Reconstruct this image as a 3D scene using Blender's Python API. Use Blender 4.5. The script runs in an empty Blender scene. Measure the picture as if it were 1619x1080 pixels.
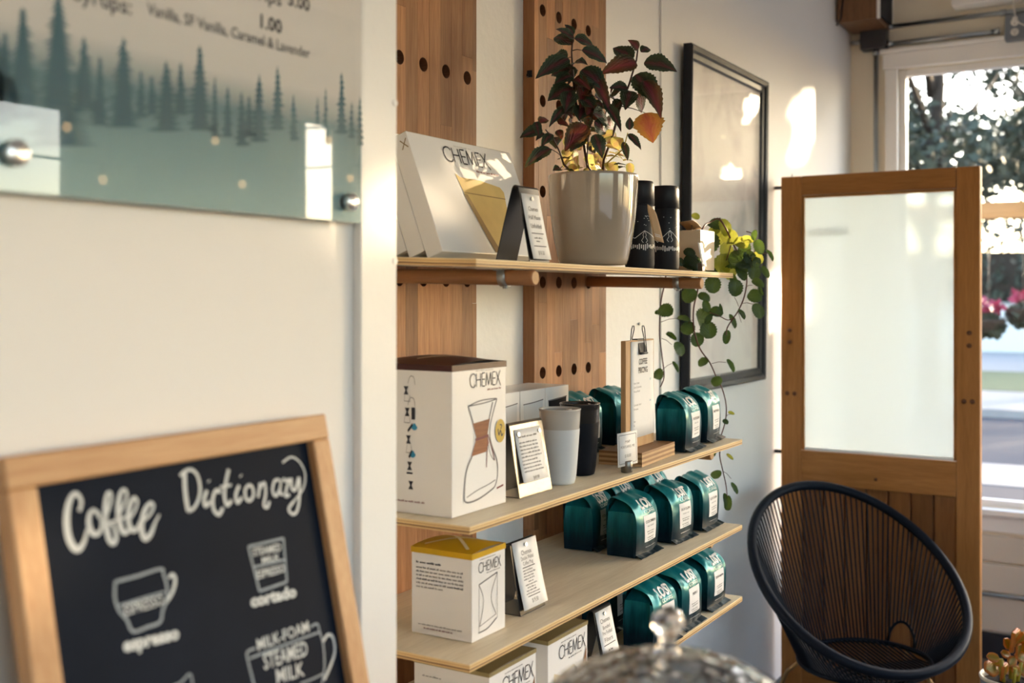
import bpy, bmesh, math, random
from mathutils import Vector, Matrix, noise
rnd = random.Random(7)
PI = math.pi
col = bpy.context.scene.collection
scn = bpy.context.scene

# ------------------------------------------------------------------ camera, light, exposure
ANG = math.radians(31.4); FC, FS = math.cos(ANG), math.sin(ANG)
FPX, CXP, HYP, EYE = 1740.0, 809.5, 470.0, 1.6
cam = bpy.data.cameras.new('camera'); cam_o = bpy.data.objects.new('camera', cam); col.objects.link(cam_o)
cam.sensor_width = 36.0; cam.lens = FPX/1619*36; cam.shift_y = -70/1619
cam.clip_start = 0.05; cam.clip_end = 300
cam_o.location = (0, 0, EYE); cam_o.rotation_euler = (PI/2, 0, ANG - PI/2)
cam.dof.use_dof = True; cam.dof.focus_distance = 2.38; cam.dof.aperture_fstop = 3.2
scn.camera = cam_o

SUN_DIR = Vector((-0.92, 0.368, -0.168)).normalized()      # travelling direction
w = bpy.data.worlds.new('World'); scn.world = w; w.use_nodes = True
nt = w.node_tree; nt.nodes.clear()
sky = nt.nodes.new('ShaderNodeTexSky'); sky.sky_type = 'NISHITA'; sky.sun_disc = False
sky.sun_elevation = math.radians(19); sky.sun_rotation = math.atan2(-SUN_DIR.x, -SUN_DIR.y)
sky.air_density = 1.0; sky.dust_density = 1.7; sky.ozone_density = 1.0
bg = nt.nodes.new('ShaderNodeBackground'); bg.inputs['Strength'].default_value = 0.62
wo = nt.nodes.new('ShaderNodeOutputWorld')
nt.links.new(sky.outputs[0], bg.inputs[0]); nt.links.new(bg.outputs[0], wo.inputs[0])
sun = bpy.data.lights.new('sun', 'SUN'); sun.energy = 9.0; sun.angle = math.radians(0.55); sun.color = (1.0, 0.78, 0.50)
sun_o = bpy.data.objects.new('sun', sun); col.objects.link(sun_o)
sun_o.rotation_euler = SUN_DIR.to_track_quat('-Z', 'Y').to_euler(); sun_o.location = (12, -3, 5)
vs = scn.view_settings; vs.view_transform = 'Standard'; vs.look = 'None'; vs.exposure = 1.05; vs.gamma = 1.0; vs.use_curve_mapping = False
scn.cycles.max_bounces = 10; scn.cycles.diffuse_bounces = 6; scn.cycles.transparent_max_bounces = 24
scn.cycles.sample_clamp_indirect = 20.0; scn.cycles.use_denoising = True

# ------------------------------------------------------------------ points measured in the picture, turned into places
def ray(px, py):
    r = (px-CXP)/FPX
    return Vector((FC+r*FS, FS-r*FC, (HYP-py)/FPX))
def onx(px, py, x): d = ray(px, py); t = x/d.x; return Vector((x, d.y*t, EYE+d.z*t))
def ony(px, py, y): d = ray(px, py); t = y/d.y; return Vector((d.x*t, y, EYE+d.z*t))
def at(px, py, t): d = ray(px, py); return Vector((d.x*t, d.y*t, EYE+d.z*t))

# ------------------------------------------------------------------ materials
def nm(name):
    m = bpy.data.materials.new(name); m.use_nodes = True
    return m, m.node_tree, m.node_tree.nodes['Principled BSDF']
def plain(name, c, rough=0.5, metal=0.0, coat=0.0, bump=0.0, bscale=60, spec=None, var=0.0, vscale=8, trans=0.0, ior=1.45):
    m, t, p = nm(name)
    p.inputs['Base Color'].default_value = (*c, 1); p.inputs['Roughness'].default_value = rough
    p.inputs['Metallic'].default_value = metal; p.inputs['Coat Weight'].default_value = coat
    p.inputs['Transmission Weight'].default_value = trans; p.inputs['IOR'].default_value = ior
    if spec is not None: p.inputs['Specular IOR Level'].default_value = spec
    tc = t.nodes.new('ShaderNodeTexCoord')
    if var:
        n = t.nodes.new('ShaderNodeTexNoise'); n.inputs['Scale'].default_value = vscale; n.inputs['Detail'].default_value = 5
        t.links.new(tc.outputs['Object'], n.inputs['Vector'])
        mx = t.nodes.new('ShaderNodeMix'); mx.data_type = 'RGBA'
        mx.inputs[6].default_value = (*[v*(1-var) for v in c], 1); mx.inputs[7].default_value = (*[min(1, v*(1+var)) for v in c], 1)
        t.links.new(n.outputs['Fac'], mx.inputs[0]); t.links.new(mx.outputs[2], p.inputs['Base Color'])
    if bump:
        n = t.nodes.new('ShaderNodeTexNoise'); n.inputs['Scale'].default_value = bscale; n.inputs['Detail'].default_value = 4
        t.links.new(tc.outputs['Object'], n.inputs['Vector'])
        b = t.nodes.new('ShaderNodeBump'); b.inputs['Strength'].default_value = bump; b.inputs['Distance'].default_value = 0.01
        t.links.new(n.outputs['Fac'], b.inputs['Height']); t.links.new(b.outputs[0], p.inputs['Normal'])
    return m
def wood(name, c1, c2, axis='Z', rough=0.5, scale=1.0, fine=70, per_obj=0.0, spec=0.3):
    """grain stretched along one axis; per_obj shifts the tone of every board"""
    m, t, p = nm(name)
    tc = t.nodes.new('ShaderNodeTexCoord'); mp = t.nodes.new('ShaderNodeMapping')
    s = {'X': (1, 14, 14), 'Y': (14, 1, 14), 'Z': (14, 14, 1)}[axis]
    mp.inputs['Scale'].default_value = tuple(v*scale for v in s)
    oi = t.nodes.new('ShaderNodeObjectInfo')
    ad = t.nodes.new('ShaderNodeVectorMath'); ad.operation = 'MULTIPLY_ADD'
    cmb = t.nodes.new('ShaderNodeCombineXYZ')
    for i in range(3): t.links.new(oi.outputs['Random'], cmb.inputs[i])
    t.links.new(cmb.outputs[0], ad.inputs[0]); ad.inputs[1].default_value = (37, 53, 71); t.links.new(tc.outputs['Object'], ad.inputs[2])
    t.links.new(ad.outputs[0], mp.inputs['Vector'])
    n1 = t.nodes.new('ShaderNodeTexNoise'); n1.inputs['Scale'].default_value = 3; n1.inputs['Detail'].default_value = 6; n1.inputs['Distortion'].default_value = 0.6
    n2 = t.nodes.new('ShaderNodeTexNoise'); n2.inputs['Scale'].default_value = fine/4; n2.inputs['Detail'].default_value = 3
    t.links.new(mp.outputs[0], n1.inputs['Vector']); t.links.new(mp.outputs[0], n2.inputs['Vector'])
    av = t.nodes.new('ShaderNodeMath'); av.operation = 'MULTIPLY_ADD'; av.inputs[1].default_value = 0.45
    t.links.new(n2.outputs['Fac'], av.inputs[0])
    sc = t.nodes.new('ShaderNodeMath'); sc.operation = 'MULTIPLY'; sc.inputs[1].default_value = 0.6
    t.links.new(n1.outputs['Fac'], sc.inputs[0]); t.links.new(sc.outputs[0], av.inputs[2])
    rp = t.nodes.new('ShaderNodeValToRGB'); rp.color_ramp.elements[0].position = 0.33; rp.color_ramp.elements[1].position = 0.72
    rp.color_ramp.elements[0].color = (*c1, 1); rp.color_ramp.elements[1].color = (*c2, 1)
    t.links.new(av.outputs[0], rp.inputs[0])
    out = rp.outputs[0]
    if per_obj:
        mr = t.nodes.new('ShaderNodeMapRange'); mr.inputs[3].default_value = 1-per_obj; mr.inputs[4].default_value = 1+per_obj*0.6
        t.links.new(oi.outputs['Random'], mr.inputs[0])
        ml = t.nodes.new('ShaderNodeMix'); ml.data_type = 'RGBA'; ml.blend_type = 'MULTIPLY'; ml.inputs[0].default_value = 1
        t.links.new(out, ml.inputs[6]); t.links.new(mr.outputs[0], ml.inputs[7]); out = ml.outputs[2]
    t.links.new(out, p.inputs['Base Color']); p.inputs['Roughness'].default_value = rough; p.inputs['Specular IOR Level'].default_value = spec
    b = t.nodes.new('ShaderNodeBump'); b.inputs['Strength'].default_value = 0.15; b.inputs['Distance'].default_value = 0.003
    t.links.new(n2.outputs['Fac'], b.inputs['Height']); t.links.new(b.outputs[0], p.inputs['Normal'])
    return m
def ply_edge(name):
    """plywood edge: alternating veneers by height"""
    m, t, p = nm(name)
    tc = t.nodes.new('ShaderNodeTexCoord'); sp = t.nodes.new('ShaderNodeSeparateXYZ'); t.links.new(tc.outputs['Object'], sp.inputs[0])
    n = t.nodes.new('ShaderNodeTexNoise'); n.inputs['Scale'].default_value = 14; t.links.new(tc.outputs['Object'], n.inputs['Vector'])
    mu = t.nodes.new('ShaderNodeMath'); mu.operation = 'MULTIPLY_ADD'; mu.inputs[1].default_value = 0.0016; t.links.new(n.outputs['Fac'], mu.inputs[0]); t.links.new(sp.outputs['Z'], mu.inputs[2])
    mo = t.nodes.new('ShaderNodeMath'); mo.operation = 'MULTIPLY'; mo.inputs[1].default_value = 1/0.0135; t.links.new(mu.outputs[0], mo.inputs[0])
    rp = t.nodes.new('ShaderNodeValToRGB'); rp.color_ramp.interpolation = 'LINEAR'
    E_ = rp.color_ramp.elements; E_[0].position = 0.0; E_[0].color = (0.62, 0.40, 0.17, 1); E_[1].position = 1.0; E_[1].color = (0.72, 0.55, 0.30, 1)
    for ps, cc in ((0.24, (0.66, 0.44, 0.19)), (0.30, (0.18, 0.075, 0.022)), (0.42, (0.18, 0.075, 0.022)), (0.47, (0.70, 0.50, 0.24)), (0.66, (0.68, 0.45, 0.2)), (0.72, (0.36, 0.18, 0.06)), (0.78, (0.70, 0.50, 0.24))):
        e = E_.new(ps); e.color = (*cc, 1)
    t.links.new(mo.outputs[0], rp.inputs[0]); t.links.new(rp.outputs[0], p.inputs['Base Color']); p.inputs['Roughness'].default_value = 0.55
    return m
def glass_pane(name, refl=1.0, tint=(1, 1, 1)):
    m, t, p = nm(name); t.nodes.remove(p)
    tr = t.nodes.new('ShaderNodeBsdfTransparent'); tr.inputs[0].default_value = (*tint, 1)
    gl = t.nodes.new('ShaderNodeBsdfGlossy'); gl.inputs['Roughness'].default_value = 0.02
    fr = t.nodes.new('ShaderNodeFresnel'); fr.inputs[0].default_value = 1.45
    mu = t.nodes.new('ShaderNodeMath'); mu.operation = 'MULTIPLY'; mu.inputs[1].default_value = refl; t.links.new(fr.outputs[0], mu.inputs[0])
    ge = t.nodes.new('ShaderNodeNewGeometry'); nb = t.nodes.new('ShaderNodeMath'); nb.operation = 'SUBTRACT'; nb.inputs[0].default_value = 1; t.links.new(ge.outputs['Backfacing'], nb.inputs[1])
    m0 = t.nodes.new('ShaderNodeMath'); m0.operation = 'MULTIPLY'; t.links.new(mu.outputs[0], m0.inputs[0]); t.links.new(nb.outputs[0], m0.inputs[1]); mu = m0
    mx = t.nodes.new('ShaderNodeMixShader'); t.links.new(mu.outputs[0], mx.inputs[0]); t.links.new(tr.outputs[0], mx.inputs[1]); t.links.new(gl.outputs[0], mx.inputs[2])
    t.links.new(mx.outputs[0], t.nodes['Material Output'].inputs[0])
    return m
def frosted(name):
    m, t, p = nm(name); t.nodes.remove(p)
    a = t.nodes.new('ShaderNodeBsdfTranslucent'); a.inputs[0].default_value = (0.68, 0.735, 0.74, 1)
    r = t.nodes.new('ShaderNodeBsdfRefraction'); r.inputs['Roughness'].default_value = 0.22; r.inputs['IOR'].default_value = 1.08; r.inputs[0].default_value = (0.76, 0.81, 0.82, 1)
    d = t.nodes.new('ShaderNodeBsdfDiffuse'); d.inputs[0].default_value = (0.82, 0.86, 0.83, 1)
    m1 = t.nodes.new('ShaderNodeMixShader'); m1.inputs[0].default_value = 0.45; t.links.new(a.outputs[0], m1.inputs[1]); t.links.new(r.outputs[0], m1.inputs[2])
    m2 = t.nodes.new('ShaderNodeMixShader'); m2.inputs[0].default_value = 0.12; t.links.new(m1.outputs[0], m2.inputs[1]); t.links.new(d.outputs[0], m2.inputs[2])
    t.links.new(m2.outputs[0], t.nodes['Material Output'].inputs[0])
    return m
def leafmat(name, stops, trans=(0.8, 0.7, 0.05), tf=0.4, rough=0.4, nscale=5.0, mott=0.35):
    """colour runs from the midrib (0) to the margin (1) using the leaf's own UV"""
    m, t, p = nm(name)
    uv = t.nodes.new('ShaderNodeUVMap'); sp = t.nodes.new('ShaderNodeSeparateXYZ'); t.links.new(uv.outputs[0], sp.inputs[0])
    ab = t.nodes.new('ShaderNodeMath'); ab.operation = 'ABSOLUTE'; t.links.new(sp.outputs[0], ab.inputs[0])
    n = t.nodes.new('ShaderNodeTexNoise'); n.inputs['Scale'].default_value = nscale; n.inputs['Detail'].default_value = 4
    oi = t.nodes.new('ShaderNodeObjectInfo'); va = t.nodes.new('ShaderNodeVectorMath'); va.operation = 'ADD'
    cmb = t.nodes.new('ShaderNodeCombineXYZ'); mm = t.nodes.new('ShaderNodeMath'); mm.operation = 'MULTIPLY'; mm.inputs[1].default_value = 50; t.links.new(oi.outputs['Random'], mm.inputs[0]); t.links.new(mm.outputs[0], cmb.inputs[0])
    t.links.new(uv.outputs[0], va.inputs[0]); t.links.new(cmb.outputs[0], va.inputs[1]); t.links.new(va.outputs[0], n.inputs['Vector'])
    su = t.nodes.new('ShaderNodeMath'); su.operation = 'MULTIPLY_ADD'; su.inputs[1].default_value = mott*2; su.inputs[2].default_value = -mott; t.links.new(n.outputs['Fac'], su.inputs[0])
    ad = t.nodes.new('ShaderNodeMath'); ad.operation = 'ADD'; t.links.new(ab.outputs[0], ad.inputs[0]); t.links.new(su.outputs[0], ad.inputs[1])
    rp = t.nodes.new('ShaderNodeValToRGB'); E_ = rp.color_ramp.elements
    E_[0].position = stops[0][0]; E_[0].color = (*stops[0][1], 1); E_[1].position = stops[-1][0]; E_[1].color = (*stops[-1][1], 1)
    for ps, cc in stops[1:-1]: e = E_.new(ps); e.color = (*cc, 1)
    t.links.new(ad.outputs[0], rp.inputs[0]); t.links.new(rp.outputs[0], p.inputs['Base Color']); p.inputs['Roughness'].default_value = rough
    tl = t.nodes.new('ShaderNodeBsdfTranslucent')
    mxc = t.nodes.new('ShaderNodeMix'); mxc.data_type = 'RGBA'; mxc.inputs[0].default_value = 0.6; t.links.new(rp.outputs[0], mxc.inputs[6]); mxc.inputs[7].default_value = (*trans, 1)
    t.links.new(mxc.outputs[2], tl.inputs[0])
    mx = t.nodes.new('ShaderNodeMixShader'); mx.inputs[0].default_value = tf; t.links.new(p.outputs[0], mx.inputs[1]); t.links.new(tl.outputs[0], mx.inputs[2])
    # side veins as fine relief
    wv = t.nodes.new('ShaderNodeTexWave'); wv.inputs['Scale'].default_value = 2.2; wv.bands_direction = 'DIAGONAL'
    cb = t.nodes.new('ShaderNodeCombineXYZ'); t.links.new(ab.outputs[0], cb.inputs[0]); t.links.new(sp.outputs[1], cb.inputs[1]); t.links.new(cb.outputs[0], wv.inputs['Vector'])
    b = t.nodes.new('ShaderNodeBump'); b.inputs['Strength'].default_value = 0.4; b.inputs['Distance'].default_value = 0.003; t.links.new(wv.outputs['Fac'], b.inputs['Height']); t.links.new(b.outputs[0], p.inputs['Normal'])
    t.links.new(mx.outputs[0], t.nodes['Material Output'].inputs[0])
    return m

def hammered():
    m, t, p = nm('hammered_glass')
    p.inputs['Base Color'].default_value = (0.62, 0.62, 0.61, 1); p.inputs['Roughness'].default_value = 0.012; p.inputs['Transmission Weight'].default_value = 1; p.inputs['IOR'].default_value = 1.45
    tc = t.nodes.new('ShaderNodeTexCoord'); v = t.nodes.new('ShaderNodeTexVoronoi'); v.feature = 'SMOOTH_F1'; v.inputs['Scale'].default_value = 45; v.inputs['Smoothness'].default_value = 0.2
    t.links.new(tc.outputs['Object'], v.inputs['Vector']); b = t.nodes.new('ShaderNodeBump'); b.inputs['Strength'].default_value = 0.5; b.inputs['Distance'].default_value = 0.005
    t.links.new(v.outputs['Distance'], b.inputs['Height']); t.links.new(b.outputs[0], p.inputs['Normal'])
    return m
M = {}
M['wall'] = plain('painted_wall', (0.86, 0.835, 0.79), 0.55, bump=0.12, bscale=45)
M['wall_dim'] = plain('back_room_paint', (0.24, 0.215, 0.19), 0.6, bump=0.06, bscale=60)
M['wall_near'] = plain('near_wall_paint', (0.84, 0.805, 0.765), 0.55, bump=0.06, bscale=60)
M['wall_tan'] = plain('window_wall_paint', (0.83, 0.76, 0.62), 0.6, bump=0.06, bscale=60)
M['siding'] = plain('siding_paint', (0.62, 0.56, 0.47), 0.5, bump=0.05)
M['trim'] = plain('white_trim_paint', (0.87, 0.85, 0.82), 0.4, bump=0.05, bscale=50)
M['ceil'] = plain('ceiling_paint', (0.8, 0.77, 0.72), 0.7, bump=0.05)
M['floor'] = plain('concrete_floor', (0.10, 0.095, 0.095), 0.35, var=0.3, vscale=4, bump=0.05, bscale=20)
M['base_dark'] = plain('dark_baseboard', (0.018, 0.02, 0.028), 0.5, bump=0.03)
M['beech'] = wood('beech_staves', (0.27, 0.105, 0.038), (0.48, 0.225, 0.092), 'Z', 0.5, per_obj=0.42)
M['beech_side'] = wood('beech_edge', (0.26, 0.11, 0.045), (0.40, 0.19, 0.085), 'Z', 0.5)
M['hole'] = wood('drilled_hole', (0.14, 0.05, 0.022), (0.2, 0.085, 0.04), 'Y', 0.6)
M['dowel'] = wood('dowel_wood', (0.30, 0.13, 0.055), (0.42, 0.20, 0.085), 'Y', 0.45)
M['dowel_end'] = plain('dowel_end_grain', (0.50, 0.29, 0.13), 0.6, var=0.25, vscale=120)
M['ply_top'] = wood('plywood_face', (0.66, 0.55, 0.385), (0.85, 0.75, 0.57), 'X', 0.5, scale=0.5, fine=120)
M['ply_edge'] = ply_edge('plywood_edge')
M['zinc'] = plain('zinc_steel', (0.42, 0.45, 0.47), 0.32, 1.0, bump=0.05)
M['steel'] = plain('polished_steel', (0.24, 0.22, 0.195), 0.34, 1.0, bump=0.06, bscale=90)
M['black_metal'] = plain('black_sheet_metal', (0.010, 0.011, 0.015), 0.3, 0.0, bump=0.02, spec=0.3)
M['paper'] = plain('white_card', (0.80, 0.78, 0.76), 0.6, bump=0.03)
M['carton'] = plain('white_carton', (0.78, 0.755, 0.73), 0.32, coat=0.12, bump=0.015, bscale=25)
M['ink'] = plain('black_ink', (0.02, 0.02, 0.028), 0.5, bump=0.01)
M['ink_soft'] = plain('grey_ink', (0.16, 0.15, 0.15), 0.6, bump=0.01)
M['ink_faint'] = plain('faint_ink', (0.45, 0.42, 0.40), 0.6, bump=0.01)
M['ink_red'] = plain('maroon_ink', (0.16, 0.02, 0.025), 0.5, bump=0.01)
M['ink_blue'] = plain('blue_ink', (0.03, 0.25, 0.42), 0.5, bump=0.01)
M['lid_maroon'] = plain('maroon_lid', (0.045, 0.010, 0.010), 0.35, bump=0.02, spec=0.35)
M['lid_yellow'] = plain('yellow_lid', (0.55, 0.32, 0.006), 0.38, spec=0.3, bump=0.02)
M['lid_gold'] = plain('gold_lid', (0.30, 0.235, 0.105), 0.36, 0.35, bump=0.02)
M['tape'] = plain('pale_fold_mark', (0.72, 0.62, 0.42), 0.4, bump=0.01)
M['tape_grey'] = plain('grey_fold_mark', (0.5, 0.48, 0.46), 0.4, bump=0.01)
M['collar'] = wood('collar_print', (0.16, 0.045, 0.016), (0.36, 0.13, 0.05), 'X', 0.5)
M['glassprint'] = plain('glass_print', (0.62, 0.62, 0.62), 0.5, var=0.12, vscale=30)
M['filter_gold'] = plain('filter_paper_print', (0.56, 0.40, 0.14), 0.5, var=0.25, vscale=18)
M['filter_dark'] = plain('filter_paper_fold', (0.24, 0.15, 0.045), 0.5, var=0.25, vscale=25)
M['filter_pale'] = plain('pale_filter_print', (0.62, 0.52, 0.36), 0.5, var=0.1)
M['filter_brown'] = plain('brown_filter_print', (0.22, 0.10, 0.045), 0.5, var=0.1)
M['foil'] = None
M['white_print'] = plain('white_print', (0.78, 0.78, 0.76), 0.4, bump=0.01)
M['pot'] = plain('glazed_pot', (0.37, 0.305, 0.24), 0.12, coat=0.8, var=0.1, vscale=7, bump=0.02, bscale=15)
M['soil'] = plain('potting_soil', (0.025, 0.016, 0.01), 0.95, bump=0.9, bscale=120, var=0.4, vscale=90)
M['matte_black'] = plain('matte_black_coat', (0.011, 0.012, 0.016), 0.45, spec=0.3, bump=0.03, bscale=200)
M['mug_white'] = plain('matte_grey_white_mug', (0.60, 0.62, 0.635), 0.42, bump=0.02, bscale=150)
M['mug_band'] = plain('glossy_mug_band', (0.48, 0.45, 0.41), 0.22, coat=0.3, bump=0.01)
M['mug_black'] = plain('matte_charcoal_mug', (0.007, 0.008, 0.012), 0.5, spec=0.12, bump=0.02, bscale=150)
M['mug_black_band'] = plain('smoky_mug_band', (0.022, 0.019, 0.018), 0.2, coat=0.1, bump=0.01)
M['kraft'] = plain('kraft_card', (0.42, 0.26, 0.135), 0.6, bump=0.06, var=0.12, vscale=40)
M['kraft_tag'] = plain('lightened_kraft_tag', (0.60, 0.40, 0.22), 0.55, bump=0.05)  # kraft colour lightened because the tag faces away from the sun
M['kraft_dark'] = plain('kraft_box', (0.16, 0.09, 0.045), 0.7, bump=0.06, var=0.12, vscale=20)
M['cream'] = plain('cream_planter', (0.62, 0.51, 0.36), 0.5, bump=0.04)
M['black_frame'] = plain('black_frame_lacquer', (0.010, 0.011, 0.016), 0.34, bump=0.05, spec=0.3)
M['oak_frame'] = wood('chalkboard_oak', (0.50, 0.25, 0.105), (0.66, 0.40, 0.20), 'X', 0.45)
M['oak_frame_v'] = wood('chalkboard_oak_upright', (0.50, 0.25, 0.105), (0.66, 0.40, 0.20), 'Z', 0.45)
M['slate'] = plain('chalkboard_slate', (0.008, 0.012, 0.022), 0.55, var=0.35, vscale=9, bump=0.03, bscale=200, spec=0.06)
M['chalk'] = plain('chalk', (0.72, 0.72, 0.69), 0.9, var=0.15, vscale=300, bump=0.1, bscale=400)
M['chalk_thin'] = plain('thin_chalk', (0.36, 0.39, 0.41), 0.9, var=0.25, vscale=250, bump=0.1, bscale=400)
M['fir'] = wood('old_fir', (0.33, 0.130, 0.032), (0.49, 0.215, 0.060), 'Z', 0.38, per_obj=0.12)
M['fir_h'] = wood('old_fir_rail', (0.33, 0.130, 0.032), (0.49, 0.215, 0.060), 'Y', 0.38, per_obj=0.12)
M['fir_dark'] = wood('old_fir_boards', (0.20, 0.072, 0.020), (0.32, 0.13, 0.038), 'Z', 0.4, per_obj=0.22)
M['frosted'] = frosted('frosted_glass')
M['pane'] = glass_pane('window_glass', 0.8)
M['picture_glass'] = glass_pane('picture_glass', 1.0)
M['acrylic'] = glass_pane('acrylic_sheet', 1.5)
M['cord'] = plain('black_vinyl_cord', (0.006, 0.009, 0.016), 0.45, bump=0.03, spec=0.18)
M['brass'] = plain('brassy_rod', (0.40, 0.24, 0.10), 0.35, 0.9, bump=0.02)
M['dome'] = hammered()
M['counter'] = wood('counter_top', (0.030, 0.018, 0.010), (0.07, 0.042, 0.022), 'X', 0.4)
M['counter_side'] = plain('counter_panel', (0.5, 0.47, 0.43), 0.5, bump=0.04)
M['walnut'] = wood('speaker_walnut', (0.13, 0.06, 0.026), (0.24, 0.12, 0.055), 'Z', 0.4)
M['grille'] = plain('speaker_grille', (0.014, 0.015, 0.02), 0.7, bump=0.5, bscale=400)
M['jbox'] = plain('dark_conduit_box', (0.06, 0.06, 0.065), 0.5, 0.4, bump=0.05)
M['outlet_grey'] = plain('grey_outlet_box', (0.20, 0.22, 0.25), 0.45, 0.3, bump=0.05)
M['plastic_white'] = plain('white_plastic', (0.75, 0.72, 0.66), 0.35, bump=0.01)
M['succ_pot'] = plain('grey_blue_pot', (0.16, 0.19, 0.23), 0.45, var=0.1)
M['succ_rim'] = plain('pale_pot_rim', (0.70, 0.64, 0.56), 0.4, var=0.08)
M['stem_dark'] = plain('dark_stem', (0.05, 0.018, 0.012), 0.5, bump=0.05)
M['stem_red'] = plain('reddish_stem', (0.10, 0.028, 0.018), 0.45, bump=0.05)
M['stem_yellow'] = plain('yellow_green_stem', (0.42, 0.34, 0.04), 0.45, bump=0.05)
M['coleus'] = leafmat('coleus_leaf', [(0.0, (0.11, 0.016, 0.032)), (0.14, (0.08, 0.014, 0.022)), (0.28, (0.022, 0.014, 0.010)), (0.42, (0.010, 0.026, 0.014)), (1.0, (0.024, 0.060, 0.024))], (0.22, 0.20, 0.05), 0.10)
M['coleus_red'] = leafmat('coleus_leaf_red', [(0.0, (0.17, 0.020, 0.045)), (0.25, (0.11, 0.016, 0.026)), (0.5, (0.05, 0.018, 0.014)), (0.7, (0.02, 0.035, 0.015)), (1.0, (0.03, 0.07, 0.025))], (0.65, 0.20, 0.05), 0.22)
M['coleus_lit'] = leafmat('coleus_leaf_sunlit', [(0.0, (0.30, 0.05, 0.05)), (0.2, (0.34, 0.10, 0.05)), (0.45, (0.40, 0.28, 0.04)), (0.8, (0.28, 0.30, 0.04)), (1.0, (0.18, 0.22, 0.03))], (1.0, 0.84, 0.30), 0.5)  # sunlit leaves: the sun's yellow is put into the leaf colour
M['coleus_orange'] = leafmat('coleus_leaf_orange', [(0.0, (0.30, 0.02, 0.05)), (0.3, (0.36, 0.07, 0.04)), (0.6, (0.42, 0.17, 0.03)), (1.0, (0.30, 0.20, 0.03))], (0.62, 0.27, 0.07), 0.38)  # backlit glow put into this leaf's orange tones
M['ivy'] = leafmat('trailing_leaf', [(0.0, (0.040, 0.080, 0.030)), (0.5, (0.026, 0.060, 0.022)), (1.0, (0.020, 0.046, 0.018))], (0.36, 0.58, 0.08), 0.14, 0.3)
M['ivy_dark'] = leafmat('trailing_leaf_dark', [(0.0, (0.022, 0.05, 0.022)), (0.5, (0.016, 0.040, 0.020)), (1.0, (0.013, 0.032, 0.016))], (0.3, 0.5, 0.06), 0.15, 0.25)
M['ivy_lit'] = leafmat('trailing_leaf_sunlit', [(0.0, (0.20, 0.23, 0.03)), (0.5, (0.15, 0.19, 0.02)), (1.0, (0.09, 0.13, 0.02))], (0.80, 0.78, 0.12), 0.5, 0.35)  # leaves in the sun: their lit yellow is part of the colour
M['succ'] = leafmat('succulent_leaf', [(0.0, (0.22, 0.24, 0.03)), (0.5, (0.42, 0.26, 0.03)), (1.0, (0.62, 0.20, 0.05))], (1.0, 0.6, 0.1), 0.35, 0.35, mott=0.2)
M['tree_leaf'] = plain('tree_foliage', (0.055, 0.062, 0.038), 0.6, var=0.4, vscale=0.6)
M['tree_leaf2'] = plain('tree_foliage_warm', (0.085, 0.085, 0.035), 0.6, var=0.4, vscale=0.6)
M['bark'] = plain('bark', (0.05, 0.035, 0.025), 0.9, bump=0.5, bscale=12)
M['asphalt'] = plain('asphalt', (0.10, 0.10, 0.11), 0.9, spec=0.03, var=0.15, vscale=20)
M['sidewalk'] = plain('sidewalk_concrete', (0.36, 0.34, 0.32), 0.85, spec=0.05, var=0.1, vscale=6)
M['grass'] = plain('grass', (0.10, 0.12, 0.045), 0.9, var=0.4, vscale=5)
M['white_wall'] = plain('far_white_wall', (0.72, 0.69, 0.64), 0.8, bump=0.1, bscale=4)
M['far_dark'] = plain('far_dark_glazing', (0.035, 0.05, 0.05), 0.3, var=0.3, vscale=1)
M['timber'] = wood('orange_timber', (0.42, 0.19, 0.06), (0.56, 0.29, 0.11), 'Y', 0.5)
M['pink'] = plain('pink_blossom', (0.34, 0.04, 0.08), 0.6, var=0.3, vscale=9)
M['shade'] = plain('added_shade', (0.10, 0.13, 0.14), 0.8, bump=0.05)
M['teal'] = plain('teal_print', (0.035, 0.115, 0.150), 0.5, var=0.15, vscale=6)
M['teal_mid'] = plain('pale_teal_print', (0.085, 0.20, 0.235), 0.5, var=0.12, vscale=6)
M['chrome'] = plain('brushed_standoff', (0.80, 0.78, 0.75), 0.28, 1.0, bump=0.02)
M['bulb'] = plain('clear_bulb', (0.8, 0.6, 0.35), 0.15, bump=0.01)
def emit(name, c, s):
    m, t, p = nm(name); p.inputs['Base Color'].default_value = (*c, 1); p.inputs['Emission Color'].default_value = (*c, 1); p.inputs['Emission Strength'].default_value = s
    return m
M['filament'] = emit('lit_filament', (1.0, 0.62, 0.28), 3.0)
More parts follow.
